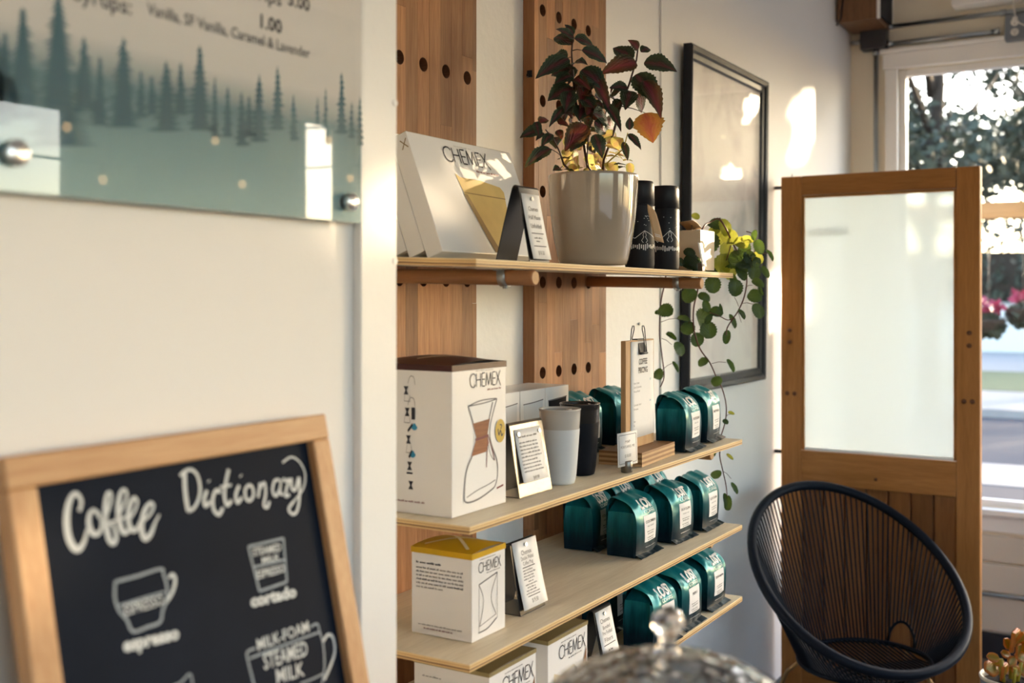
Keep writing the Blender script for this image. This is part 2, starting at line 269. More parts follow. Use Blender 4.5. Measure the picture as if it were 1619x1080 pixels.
def foil():
    m, t, p = nm('teal_foil')
    tc = t.nodes.new('ShaderNodeTexCoord'); sp = t.nodes.new('ShaderNodeSeparateXYZ'); t.links.new(tc.outputs['Object'], sp.inputs[0])
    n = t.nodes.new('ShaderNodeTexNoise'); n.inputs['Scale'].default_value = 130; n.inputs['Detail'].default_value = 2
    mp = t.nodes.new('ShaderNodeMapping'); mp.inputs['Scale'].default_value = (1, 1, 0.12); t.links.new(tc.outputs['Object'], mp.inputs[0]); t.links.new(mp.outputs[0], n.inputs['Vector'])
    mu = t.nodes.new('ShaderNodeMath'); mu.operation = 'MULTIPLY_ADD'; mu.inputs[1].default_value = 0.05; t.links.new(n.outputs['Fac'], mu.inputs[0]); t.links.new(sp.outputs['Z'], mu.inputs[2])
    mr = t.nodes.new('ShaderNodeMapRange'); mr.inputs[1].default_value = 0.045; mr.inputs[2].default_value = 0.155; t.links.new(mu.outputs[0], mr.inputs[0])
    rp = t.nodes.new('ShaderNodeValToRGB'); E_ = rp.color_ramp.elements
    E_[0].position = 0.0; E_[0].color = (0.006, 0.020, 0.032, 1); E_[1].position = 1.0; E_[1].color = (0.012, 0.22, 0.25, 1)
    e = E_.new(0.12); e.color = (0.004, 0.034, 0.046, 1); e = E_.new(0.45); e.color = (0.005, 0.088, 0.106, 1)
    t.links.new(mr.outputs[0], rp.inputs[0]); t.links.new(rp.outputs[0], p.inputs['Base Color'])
    p.inputs['Metallic'].default_value = 0.3; p.inputs['Roughness'].default_value = 0.32; p.inputs['Coat Weight'].default_value = 0.10; p.inputs['Coat Roughness'].default_value = 0.14; p.inputs['Specular IOR Level'].default_value = 0.10
    oi = t.nodes.new('ShaderNodeObjectInfo'); cb = t.nodes.new('ShaderNodeCombineXYZ')
    m9 = t.nodes.new('ShaderNodeMath'); m9.operation = 'MULTIPLY'; m9.inputs[1].default_value = 9; t.links.new(oi.outputs['Random'], m9.inputs[0])
    t.links.new(m9.outputs[0], cb.inputs[0]); t.links.new(m9.outputs[0], cb.inputs[2])
    va = t.nodes.new('ShaderNodeVectorMath'); va.operation = 'ADD'; t.links.new(tc.outputs['Object'], va.inputs[0]); t.links.new(cb.outputs[0], va.inputs[1])
    v = t.nodes.new('ShaderNodeTexVoronoi'); v.feature = 'SMOOTH_F1'; v.inputs['Scale'].default_value = 24; t.links.new(va.outputs[0], v.inputs['Vector'])
    b = t.nodes.new('ShaderNodeBump'); b.inputs['Strength'].default_value = 0.55; b.inputs['Distance'].default_value = 0.012; t.links.new(v.outputs['Distance'], b.inputs['Height']); t.links.new(b.outputs[0], p.inputs['Normal'])
    t.links.new(b.outputs[0], p.inputs['Coat Normal'])
    return m
M['foil'] = foil()
def sign_print():
    """printed sheet: white fog above, teal forest haze below"""
    m, t, p = nm('sign_print')
    tc = t.nodes.new('ShaderNodeTexCoord'); sp = t.nodes.new('ShaderNodeSeparateXYZ'); t.links.new(tc.outputs['Object'], sp.inputs[0])
    n = t.nodes.new('ShaderNodeTexNoise'); n.inputs['Scale'].default_value = 5; t.links.new(tc.outputs['Object'], n.inputs['Vector'])
    mu = t.nodes.new('ShaderNodeMath'); mu.operation = 'MULTIPLY_ADD'; mu.inputs[1].default_value = 0.03; t.links.new(n.outputs['Fac'], mu.inputs[0]); t.links.new(sp.outputs['Z'], mu.inputs[2])
    mr = t.nodes.new('ShaderNodeMapRange'); mr.inputs[1].default_value = 0.0; mr.inputs[2].default_value = 0.25; t.links.new(mu.outputs[0], mr.inputs[0])
    rp = t.nodes.new('ShaderNodeValToRGB'); E_ = rp.color_ramp.elements
    E_[0].position = 0.0; E_[0].color = (0.27, 0.42, 0.41, 1); E_[1].position = 1.0; E_[1].color = (0.70, 0.66, 0.62, 1)
    for ps, cc in ((0.3, (0.15, 0.28, 0.30)), (0.52, (0.085, 0.20, 0.23)), (0.70, (0.60, 0.58, 0.55))):
        e = E_.new(ps); e.color = (*cc, 1)
    t.links.new(mr.outputs[0], rp.inputs[0]); t.links.new(rp.outputs[0], p.inputs['Base Color']); p.inputs['Roughness'].default_value = 0.5
    return m
M['sign'] = sign_print()
def art_print():
    m, t, p = nm('art_print_glare')  # window reflection in the glass is put into these pale colours
    tc = t.nodes.new('ShaderNodeTexCoord'); n = t.nodes.new('ShaderNodeTexNoise'); n.inputs['Scale'].default_value = 3.5; n.inputs['Detail'].default_value = 7; n.inputs['Distortion'].default_value = 1.2
    t.links.new(tc.outputs['Object'], n.inputs['Vector'])
    rp = t.nodes.new('ShaderNodeValToRGB'); E_ = rp.color_ramp.elements
    E_[0].position = 0.3; E_[0].color = (0.40, 0.37, 0.35, 1); E_[1].position = 0.58; E_[1].color = (0.74, 0.68, 0.60, 1)
    e = E_.new(0.42); e.color = (0.62, 0.54, 0.49, 1)
    t.links.new(n.outputs['Fac'], rp.inputs[0]); t.links.new(rp.outputs[0], p.inputs['Base Color']); p.inputs['Roughness'].default_value = 0.45
    return m
M['art'] = art_print()

# ------------------------------------------------------------------ building blocks
class MB:
    def __init__(s): s.v = []; s.f = []; s.mi = []; s.sm = []; s.uv = None
    def add(s, vs, fs, mi=0, smooth=False):
        o = len(s.v); s.v += [tuple(v) for v in vs]
        for f in fs: s.f.append(tuple(i+o for i in f)); s.mi.append(mi); s.sm.append(smooth)
        return s
    def box(s, c, d, mi=0, rz=0.0, mat=None, bev=0.0):
        bm = bmesh.new(); bmesh.ops.create_cube(bm, size=1.0)
        for v in bm.verts: v.co = Vector((v.co.x*d[0], v.co.y*d[1], v.co.z*d[2]))
        if bev: bmesh.ops.bevel(bm, geom=bm.edges[:], offset=bev, segments=2, profile=0.5, affect='EDGES')
        mt = Matrix.Translation(c) @ Matrix.Rotation(rz, 4, 'Z')
        if mat is not None: mt = mat
        bm.verts.index_update()
        s.add([mt @ v.co for v in bm.verts], [[v.index for v in f.verts] for f in bm.faces], mi); bm.free(); return s
    def tube(s, pts, r, seg=8, mi=0, caps=True, smooth=True, capmi=None):
        pts = [Vector(p) for p in pts]; n = len(pts)
        rs = r if isinstance(r, (list, tuple)) else [r]*n
        vs = []; up = None
        for i in range(n):
            tg = (pts[min(i+1, n-1)]-pts[max(i-1, 0)]).normalized()
            if up is None:
                a = Vector((0, 0, 1)) if abs(tg.z) < 0.9 else Vector((1, 0, 0)); up = tg.cross(a).normalized()
            else:
                up = (up - tg*up.dot(tg)).normalized()
            bi = tg.cross(up)
            for k in range(seg):
                a = 2*PI*k/seg; vs.append(pts[i] + (up*math.cos(a)+bi*math.sin(a))*rs[i])
        fs = [(i*seg+k, i*seg+(k+1) % seg, (i+1)*seg+(k+1) % seg, (i+1)*seg+k) for i in range(n-1) for k in range(seg)]
        s.add(vs, fs, mi, smooth)
        if caps:
            o = len(s.v)-len(vs)
            for base in (tuple(o+k for k in range(seg)), tuple(o+(n-1)*seg+k for k in reversed(range(seg)))):
                s.f.append(base); s.mi.append(mi if capmi is None else capmi); s.sm.append(False)
        return s
    def loop_tube(s, pts, r, seg=8, mi=0):
        pts = [Vector(p) for p in pts]; n = len(pts); vs = []
        c = sum(pts, Vector())/n
        for i in range(n):
            tg = (pts[(i+1) % n]-pts[i-1]).normalized(); out = (pts[i]-c); out = (out-tg*out.dot(tg)).normalized(); bi = tg.cross(out)
            for k in range(seg):
                a = 2*PI*k/seg; vs.append(pts[i]+(out*math.cos(a)+bi*math.sin(a))*r)
        fs = [(i*seg+k, i*seg+(k+1) % seg, ((i+1) % n)*seg+(k+1) % seg, ((i+1) % n)*seg+k) for i in range(n) for k in range(seg)]
        return s.add(vs, fs, mi, True)
    def lathe(s, prof, seg=32, mi=0, c=(0, 0, 0), smooth=True):
        vs = []; n = len(prof)
        for r, z in prof:
            for k in range(seg):
                a = 2*PI*k/seg; vs.append((c[0]+r*math.cos(a), c[1]+r*math.sin(a), c[2]+z))
        fs = [(i*seg+k, i*seg+(k+1) % seg, (i+1)*seg+(k+1) % seg, (i+1)*seg+k) for i in range(n-1) for k in range(seg)]
        return s.add(vs, fs, mi, smooth)
    def grid(s, fn, nu, nv, mi=0, smooth=True):
        vs = [fn(i/nu, j/nv) for j in range(nv+1) for i in range(nu+1)]
        fs = [(j*(nu+1)+i, j*(nu+1)+i+1, (j+1)*(nu+1)+i+1, (j+1)*(nu+1)+i) for j in range(nv) for i in range(nu)]
        return s.add(vs, fs, mi, smooth)
    def prism(s, poly, fn, d, mi=0):
        """flat outline poly of (u, v), placed by fn(u, v, depth), given a thickness d"""
        n = len(poly); vs = [fn(u, v, 0) for u, v in poly]+[fn(u, v, d) for u, v in poly]
        return s.add(vs, [tuple(range(n)), tuple(range(2*n-1, n-1, -1))]+[(i, (i+1) % n, n+(i+1) % n, n+i) for i in range(n)], mi)
    def mesh(s, name, mats):
        me = bpy.data.meshes.new(name); me.from_pydata(s.v, [], s.f)
        for m in (mats if isinstance(mats, (list, tuple)) else [mats]): me.materials.append(m)
        me.polygons.foreach_set('material_index', s.mi); me.polygons.foreach_set('use_smooth', s.sm); me.update()
        return me
    def build(s, name, mats, parent=None, loc=None, rz=0.0, fix=True):
        me = s.mesh(name, mats)
        if fix:
            bm = bmesh.new(); bm.from_mesh(me); bmesh.ops.recalc_face_normals(bm, faces=bm.faces[:]); bm.to_mesh(me); bm.free()
        return put(name, me, parent, loc, rz)
def put(name, me, parent=None, loc=None, rz=0.0):
    o = bpy.data.objects.new(name, me); col.objects.link(o)
    if parent is not None: o.parent = parent
    if loc is not None: o.location = loc
    o.rotation_euler.z = rz
    return o
def tag(o, label=None, cat=None, group=None, kind=None):
    if label: o['label'] = label
    if cat: o['category'] = cat
    if group: o['group'] = group
    if kind: o['kind'] = kind
    return o
def thing(name, label, cat, loc=(0, 0, 0), rz=0.0, group=None):
    o = bpy.data.objects.new(name, None); col.objects.link(o); o.location = loc; o.rotation_euler.z = rz
    o.empty_display_size = 0.05
    return tag(o, label, cat, group)
def structure(o, label=None, cat=None): o['kind'] = 'structure'; return tag(o, label, cat)

# ---- writing
_txt = {}
def text2d(body, bold=0.0, res=2):
    """outline lettering as flat triangles, height of a capital about 0.7"""
    k = (body, bold)
    if k in _txt: return _txt[k]
    cu = bpy.data.curves.new('t', 'FONT'); cu.body = body; cu.size = 1.0; cu.resolution_u = res; cu.offset = bold; cu.align_x = 'CENTER'
    ob = bpy.data.objects.new('t', cu); col.objects.link(ob)
    dg = bpy.context.evaluated_depsgraph_get(); ev = ob.evaluated_get(dg); me = ev.to_mesh()
    vs = [(v.co.x, v.co.y) for v in me.vertices]; fs = [tuple(p.vertices) for p in me.polygons]
    ev.to_mesh_clear(); bpy.data.objects.remove(ob); bpy.data.curves.remove(cu)
    x0 = min(v[0] for v in vs); x1 = max(v[0] for v in vs)
    vs = [(v[0]-(x0+x1)/2, v[1]) for v in vs]
    _txt[k] = (vs, fs, x1-x0); return _txt[k]
def write(mb, body, fn, u, v, h, width=None, align='C', bold=0.0, mi=0, ang=0.0):
    """body on a surface fn(u, v): capital height h, baseline at v"""
    vs, fs, w0 = text2d(body, bold); s = h/0.7; sx = s if width is None else width/w0
    du = 0 if align == 'C' else (w0*sx/2 if align == 'L' else -w0*sx/2)
    ca, sa = math.cos(ang), math.sin(ang)
    out = []
    for x, y in vs:
        a = x*sx+du; b = y*s
        out.append(fn(u+a*ca-b*sa, v+a*sa+b*ca))
    mb.add(out, fs, mi)
def ribbon(mb, pts, wd, fn, mi=0, sub=5, closed=False):
    """smooth brush stroke through pts; wd one width or one per point"""
    P = [Vector((p[0], p[1])) for p in pts]; n = len(P); W = wd if isinstance(wd, (list, tuple)) else [wd]*n
    Q = []; S = []
    for i in range(n-1):
        p0, p1, p2, p3 = P[max(i-1, 0)], P[i], P[i+1], P[min(i+2, n-1)]
        for k in range(sub):
            t = k/sub
            Q.append(0.5*((2*p1)+(p2-p0)*t+(2*p0-5*p1+4*p2-p3)*t*t+(3*p1-p0-3*p2+p3)*t**3)); S.append(W[i]*(1-t)+W[i+1]*t)
    Q.append(P[-1]); S.append(W[-1]); vs = []
    for i, q in enumerate(Q):
        tg = (Q[min(i+1, len(Q)-1)]-Q[max(i-1, 0)]); tg = tg.normalized() if tg.length > 1e-9 else Vector((1, 0)); nr = Vector((-tg.y, tg.x))*S[i]/2
        vs += [fn(*(q+nr)), fn(*(q-nr))]
    mb.add(vs, [(2*i, 2*i+1, 2*i+3, 2*i+2) for i in range(len(Q)-1)], mi)
def line(mb, a, b, wd, fn, mi=0): ribbon(mb, [a, b], wd, fn, mi, sub=1)
def blocks(mb, fn, u0, u1, v, h, seed, mi=0, ragged=0.0):
    """a line of print too small to read: word-long marks"""
    r = random.Random(seed); u = u0; end = u1-ragged*r.random()*(u1-u0)
    while u < end-h:
        w_ = min(h*r.uniform(1.2, 4.5), end-u); n = max(1, int(w_/(h*0.62)))
        for k in range(n):
            a = u+k*w_/n; hh = h*r.choice((0.7, 0.7, 0.75, 1.0)); b = a+w_/n*0.72
            mb.add([fn(a, v), fn(b, v), fn(b, v+hh), fn(a, v+hh)], [(0, 1, 2, 3)], mi)
        u += w_+h*0.55
STROKES = {'C': [[(0.92, 0.82), (0.75, 0.97), (0.5, 1.0), (0.2, 0.86), (0.06, 0.5), (0.2, 0.14), (0.5, 0.0), (0.75, 0.03), (0.92, 0.18)]],
           'H': [[(0.12, 0), (0.12, 1)], [(0.78, 0), (0.78, 1)], [(0.12, 0.52), (0.78, 0.52)]],
           'E': [[(0.12, 0), (0.12, 1)], [(0.12, 1), (0.6, 1)], [(0.12, 0.52), (0.58, 0.52)], [(0.12, 0), (0.6, 0)]],
           'M': [[(0.08, 0), (0.2, 1)], [(0.2, 1), (0.52, 0.05)], [(0.52, 0.05), (0.86, 1)], [(0.86, 1), (0.98, 0)]],
           'X': [[(0.05, 0), (0.72, 1.08)], [(0.05, 1.0), (0.82, -0.1)]]}
ADV = {'C': 0.95, 'H': 0.9, 'E': 0.66, 'M': 1.06, 'X': 0.85}
def thin_caps(mb, word, fn, u, v, h, sx=1.0, wt=0.09, mi=0):
    for ch in word:
        for st in STROKES[ch]:
            ribbon(mb, [(u+x*h*sx, v+y*h) for x, y in st], h*wt, fn, mi, sub=4 if len(st) > 2 else 1)
        u += ADV[ch]*h*sx
    return u
def caps_parts(parent, word, fn, u, v, h, sx=1.0, wt=0.09):
    for ch in word:
        mb = MB(); thin_caps(mb, ch, fn, u, v, h, sx, wt); mb.build('letter', M['ink'], parent, fix=False); u += ADV[ch]*h*sx
def caps_width(word, h, sx=1.0): return sum(ADV[c]*h*sx for c in word)

# ---- leaves: length along +Y, width along X, lying in XY, tip drooping in -Z
def leaf_mesh(name, mat, wl=0.62, serr=0.0, droop=0.25, fold=0.18, n=8, round_=False, cup=0.0, teeth=9, thick=0.0):
    vs = []; uv = []; fs = []
    def half(t):
        if round_: return math.sqrt(max(0, 1-(2*t-1)**2))*0.5*(1.0+0.11*math.sin(t*44)*serr)
        return (math.sin(PI*t**0.72)**0.9)*0.5*(1+serr*(0.24*((t*teeth) % 1.0)-0.10)) if 0 < t < 1 else 0.0
    ts = [i/n for i in range(n+1)] if not serr else [i/(n*2) for i in range(n*2+1)]
    for t in ts:
        hw = half(t)*wl; zc = -droop*t*t+0.05*math.sin(t*PI)
        for k in (-1, -0.5, 0, 0.5, 1):
            vs.append((hw*k, t, zc+abs(k)*fold*hw-cup*(1-abs(k))*0.2+0.015*math.sin(t*17)*abs(k))); uv.append((k, t))
    m_ = len(ts)
    for i in range(m_-1):
        for k in range(4): fs.append((i*5+k, i*5+k+1, (i+1)*5+k+1, (i+1)*5+k))
    me = bpy.data.meshes.new(name); me.from_pydata(vs, [], fs); me.materials.append(mat)
    ul = me.uv_layers.new(name='UVMap')
    for lp in me.loops: ul.data[lp.index].uv = uv[lp.vertex_index]
    for p_ in me.polygons: p_.use_smooth = True
    if thick:
        bm = bmesh.new(); bm.from_mesh(me); bmesh.ops.solidify(bm, geom=bm.faces[:], thickness=thick); bm.to_mesh(me); bm.free()
    return me
def place_leaf(me, parent, base, tip, length=None, face=None, name='leaf', wmul=1.0, roll=0.0):
    """leaf whose stalk end is at base and whose point is at tip; 'face' is the way its upper side looks"""
    base = Vector(base); tip = Vector(tip); d = tip-base; L = length or d.length; d.normalize()
    fc = Vector(face) if face else Vector((0, 0, 1)); z = fc-d*fc.dot(d)
    if z.length < 1e-4: z = d.orthogonal()
    z.normalize(); x = d.cross(z)
    if roll:
        q = Matrix.Rotation(roll, 3, d); x = q @ x; z = q @ z
    o = bpy.data.objects.new(name, me); col.objects.link(o); o.parent = parent
    mt = Matrix(((x.x*L*wmul, d.x*L, z.x*L, base.x), (x.y*L*wmul, d.y*L, z.y*L, base.y), (x.z*L*wmul, d.z*L, z.z*L, base.z), (0, 0, 0, 1)))
    o.matrix_local = mt
    return o

# ------------------------------------------------------------------ the room
YW, XR, YF, XB, ZC = 1.345, 5.28, -2.5, -3.0, 3.3        # shelf wall, window wall, front wall, rear wall, ceiling
YN, XN = 0.95, 1.2255                                       # near wall plane and its free end
def slab(name, lo, hi, mat, label=None, kind='structure'):
    c = [(a+b)/2 for a, b in zip(lo, hi)]; d = [b-a for a, b in zip(lo, hi)]
    o = MB().box((0, 0, 0), d).build(name, mat, None, c)
    if kind: o['kind'] = kind
    if label: o['label'] = label
    return o
slab('floor', (XB-.1, YF-.15, -0.1), (XR+.15, YW+.15, 0.0), M['floor'], 'dark concrete floor of the room')
slab('ceiling', (XB-.1, YF-.15, ZC), (XR+.15, YW+.15, ZC+.1), M['ceil'], 'plain painted ceiling above the room')
slab('wall_back', (XN-.05, YW, 0), (XR+.15, YW+.12, ZC), M['wall'], 'white painted wall behind the plywood shelves')
slab('wall_left', (XB, YN, 0), (XN, YW+.12, ZC), M['wall_near'], 'near cream wall behind the sign and the chalkboard')
slab('wall_rear', (XB-.12, YF, 0), (XB, YW, ZC), M['wall_dim'], 'plain grey-brown wall behind the viewer')
o = MB().box((0, 0, 0), (0.0785, 0.014, ZC-.002), bev=0.002)
for z in (0.22, 0.0, -0.62): o.tube([(0.034, -0.006, z), (0.034, -0.0085, z)], 0.005, 8)
structure(o.build('trim_1', M['trim'], None, (XN-.0393, YN-.0072, ZC/2)), 'white corner board at the free end of the near wall')
slab('trim_2', (3.055, YW-.006, 0.12), (3.075, YW-.0005, ZC-.01), M['wall'], 'thin batten over the joint of the white wall panels')
slab('baseboard_back', (1.3, YW-.016, 0), (XR-.02, YW-.0005, 0.12), M['base_dark'], 'dark baseboard along the shelf wall')

# window wall with its opening
def wall_with_holes(name, axis, pos, thick, lo, hi, holes, mat, label):
    """one wall slab with rectangular openings; holes (a0, a1, z0, z1)"""
    ys = sorted({lo, hi, *[h[0] for h in holes], *[h[1] for h in holes]}); zs = sorted({0.0, ZC, *[h[2] for h in holes], *[h[3] for h in holes]})
    cell = {(i, j): not any(h[0]-1e-6 <= (ys[i]+ys[i+1])/2 <= h[1] and h[2] <= (zs[j]+zs[j+1])/2 <= h[3] for h in holes) for i in range(len(ys)-1) for j in range(len(zs)-1)}
    V = {}; vs = []; fs = []
    def vid(i, j, k):
        if (i, j, k) not in V:
            a, z, t = ys[i], zs[j], pos+k*thick; vs.append((t, a, z) if axis == 'X' else (a, t, z)); V[(i, j, k)] = len(vs)-1
        return V[(i, j, k)]
    for (i, j), full in cell.items():
        if not full: continue
        fs += [(vid(i, j, 0), vid(i+1, j, 0), vid(i+1, j+1, 0), vid(i, j+1, 0)), (vid(i, j, 1), vid(i, j+1, 1), vid(i+1, j+1, 1), vid(i+1, j, 1))]
        for (di, dj, a, b) in ((-1, 0, (i, j), (i, j+1)), (1, 0, (i+1, j), (i+1, j+1)), (0, -1, (i, j), (i+1, j)), (0, 1, (i, j+1), (i+1, j+1))):
            if not cell.get((i+di, j+dj), False): fs.append((vid(*a, 0), vid(*b, 0), vid(*b, 1), vid(*a, 1)))
    return structure(MB().add(vs, fs).build(name, mat), label)
WIN1 = (-1.50, 1.129, 0.67, 2.654); WIN2 = (-2.38, -1.72, 0.67, 2.654)
wr = wall_with_holes('wall_right', 'X', XR, 0.15, YF-.12, YW+.12, [WIN1, WIN2], M['wall_tan'], 'tan wall around the street window')
# lap boards under the sill are pieces of that wall
zb = [0.115, 0.2885, 0.424, 0.5505]
for k in range(3):
    MB().box((0, 0, 0), (0.022, 3.66, zb[k+1]-zb[k]-.012), bev=0.004).build('lap_board', M['siding'], wr, (XR-.0115, -0.6, (zb[k]+zb[k+1])/2+.003))
slab('baseboard_right', (XR-.03, -2.45, 0), (XR-.0005, YW-.02, 0.112), M['base_dark'], 'dark baseboard under the window')
def window(name, y0, y1, z0, z1, label):
    r = thing(name, label, None, (XR, (y0+y1)/2, z0)); r['kind'] = 'structure'
    h = z1-z0; wd = y1-y0
    for sgn in (-1, 1):
        MB().box((0, 0, 0), (0.03, 0.055, h+.0), bev=0.004).build('casing', M['trim'], r, (-.0152, sgn*(wd/2+.0245), h/2))
        MB().box((0, 0, 0), (0.05, 0.03, h), bev=0.003).build('sash_stile', M['trim'], r, (0.045, sgn*(wd/2-.0155), h/2))
    MB().box((0, 0, 0), (0.03, wd+.13, 0.07), bev=0.004).build('head_casing', M['trim'], r, (-.0152, 0, h+.036))
    MB().box((0, 0, 0), (0.042, wd+.15, 0.022), bev=0.004).build('head_moulding', M['trim'], r, (-.0212, 0, h+.083))
    for zz in (0.012, h-.016):
        MB().box((0, 0, 0), (0.05, wd-.065, 0.03), bev=0.003).build('sash_rail', M['trim'], r, (0.045, 0, zz))
    MB().box((0, 0, 0), (0.06, wd+.14, 0.03), bev=0.006).build('sill', M['trim'], r, (-.0302, 0, -.018))
    MB().box((0, 0, 0), (0.024, wd+.1, 0.07), bev=0.004).build('apron', M['trim'], r, (-.0122, 0, -.072))
    MB().box((0, 0, 0), (0.005, wd-.06, h-.06)).build('pane', M['pane'], r, (0.045, 0, h/2))
    return r
window('window_1', *WIN1, 'street window behind the wooden half-glass door')
window('window_2', *WIN2, 'second street window further along the window wall')
# street front behind the viewer (partly mirrored in the sign; some windows unseen, placed to add light)
FH = [(-1.9, 1.4, 1.15, 2.66), (2.25, 3.3, 1.55, 2.5), (3.45, 4.78, 0.95, 2.66), (4.83, 5.23, 1.3, 2.66)]  # first and third openings placed for fill light, outside the mirrored view
wall_with_holes('wall_front', 'Y', YF, -0.15, XB, XR+.15, FH, M['wall_dim'], 'shop front wall behind the viewer')
for i, (a, b, z0, z1) in enumerate(FH):
    r = thing('window_%d' % (i+3), 'shop front window number %d from the rear, behind the viewer' % (i+1), None, ((a+b)/2, YF-.05, z0)); r['kind'] = 'structure'
    for sgn in (-1, 1): MB().box((0, 0, 0), (0.03, 0.05, z1-z0), bev=0.003).build('sash_stile', M['jbox'], r, (sgn*((b-a)/2-.0155), 0, (z1-z0)/2))
    for zz in (0.016, z1-z0-.016): MB().box((0, 0, 0), (b-a-.064, 0.05, 0.03), bev=0.003).build('sash_rail', M['jbox'], r, (0, 0, zz))
    MB().box((0, 0, 0), (b-a-.06, 0.005, z1-z0-.06)).build('pane', M['pane'], r, (0, 0, (z1-z0)/2))

# ------------------------------------------------------------------ pegboards of glued beech staves
HOLE_R = 0.0145
ROWS = [1.636+0.2175*k for k in range(-6, 6)]
def stave_mesh(wd, ln, th, holes):
    """upright board with round through-holes at heights 'holes' (relative to its base)"""
    mb = MB(); N = 16; z = 0.0; hw = wd/2; d = wd/2-.0005
    def rect(z0, z1):
        mb.add([(-hw, 0, z0), (hw, 0, z0), (hw, 0, z1), (-hw, 0, z1)], [(0, 1, 2, 3)])
    for h in sorted(holes):
        if h-d > z: rect(z, h-d)
        sq = []; ci = []; cb = []
        for k in range(N):
            a = 2*PI*k/N; ca, sa = math.cos(a), math.sin(a); s_ = 1/max(abs(ca), abs(sa))
            sq.append((hw*ca*s_, 0, h+d*sa*s_)); ci.append((HOLE_R*ca, 0, h+HOLE_R*sa)); cb.append((HOLE_R*ca, th*.96, h+HOLE_R*sa))
        mb.add(sq+ci, [(k, (k+1) % N, N+(k+1) % N, N+k) for k in range(N)])
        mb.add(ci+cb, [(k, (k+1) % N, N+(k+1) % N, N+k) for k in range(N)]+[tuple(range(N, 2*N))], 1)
        z = h+d
    if z < ln: rect(z, ln)
    mb.add([(-hw, 0, 0), (hw, 0, 0), (hw, th, 0), (-hw, th, 0), (-hw, 0, ln), (hw, 0, ln), (hw, th, ln), (-hw, th, ln)], [(0, 4, 7, 3), (1, 2, 6, 5), (4, 5, 6, 7), (0, 3, 2, 1)], 2)
    return mb
YP = 1.313
def pegboard(x0, x1, hx, label, seed):
    r = random.Random(seed); root = thing('pegboard', label, 'pegboard', (x0, YP, 0.3), 0, 'beech pegboards behind the shelves')
    z0, z1 = 0.3, 3.1
    # strips: each hole column has a strip of its own, plain strips between
    xs = [x0]
    for x in hx: xs += [x-.0198, x+.0198]
    xs.append(x1); xs = sorted(xs); cols_ = []
    for a, b in zip(xs, xs[1:]):
        n = max(1, round((b-a)/0.041)); cols_ += [(a+(b-a)*k/n, a+(b-a)*(k+1)/n) for k in range(n)]
    for a, b in cols_:
        if b-a < 0.006: continue
        z = z0; cx = (a+b)/2; has = any(abs(cx-x) < 0.004 for x in hx)
        while z < z1-1e-6:
            ln = r.uniform(0.26, 0.62); e = z+ln
            if e > z1-.2: e = z1
            for rw in ROWS:
                if has and abs(rw-e) < 0.03: e = rw+.045
            e = min(e, z1)
            hs = [rw-z for rw in ROWS if has and z+.021 < rw < e-.021]
            mb = stave_mesh(b-a-.0004, e-z-.0004, YW-YP-.001, hs)
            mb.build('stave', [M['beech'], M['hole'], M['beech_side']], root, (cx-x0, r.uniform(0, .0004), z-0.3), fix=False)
            z = e
    return root
PX1 = [1.648+.0798*k for k in range(5)]; PX2 = [2.293, 2.373, 2.452, 2.530]
pegboard(1.607, 2.003, PX1, 'left beech pegboard behind the white boxes', 3)
pb2 = pegboard(2.253, 2.632, PX2, 'right beech pegboard behind the potted coleus', 4)
c_ = MB().box((0, 0, 0), (0.004, 0.012, 0.016)); c_.box((-.005, .002, -.004), (0.006, 0.004, 0.006)); c_.build('cable_clip', M['black_metal'], pb2, (-.0025, 0.012, 1.83))

# ------------------------------------------------------------------ plywood shelves on dowels
XS0, XS1, YS0, YS1, TH = 1.4475, 2.705, 0.962, 1.3115, 0.0128
def shelf(label, x0, x1, y0, y1, ztop, yaw=0.0, pitch=0.0):
    r = thing('plywood_shelf', label, 'shelf', ((x0+x1)/2, (y0+y1)/2, ztop-TH), 0, 'plywood shelves')
    r.rotation_euler = (pitch, 0, yaw)
    lx, ly = x1-x0, y1-y0; mb = MB().box((0, 0, TH/2), (lx, ly, TH), bev=0.0008)
    me_o = mb.build('board', [M['ply_top'], M['ply_edge']], r)
    for p_ in me_o.data.polygons: p_.material_index = 0 if abs(p_.normal.z) > 0.7 else 1
    return r
Z1 = lambda y: 1.661+(y-0.96)*0.036
s1 = shelf('topmost plywood shelf holding the potted plants', XS0+.01, 2.69, 0.9625, 1.30, 0, 0.019, 0.036)
s1.location = ((XS0+2.70)/2, (0.973+1.305)/2, Z1((0.973+1.305)/2)-TH)
Z2, Z3, Z4 = 1.2375, 1.0195, 0.8365
shelf('second plywood shelf, with the tall maroon-lidded box and mugs', XS0, XS1, YS0, YS1, Z2)
shelf('third plywood shelf, with the yellow-lidded box', XS0, XS1, YS0, YS1, Z3)
shelf('lowest plywood shelf in view, with gold-lidded boxes', XS0, XS1, YS0, YS1, Z4)
DR = 0.0137
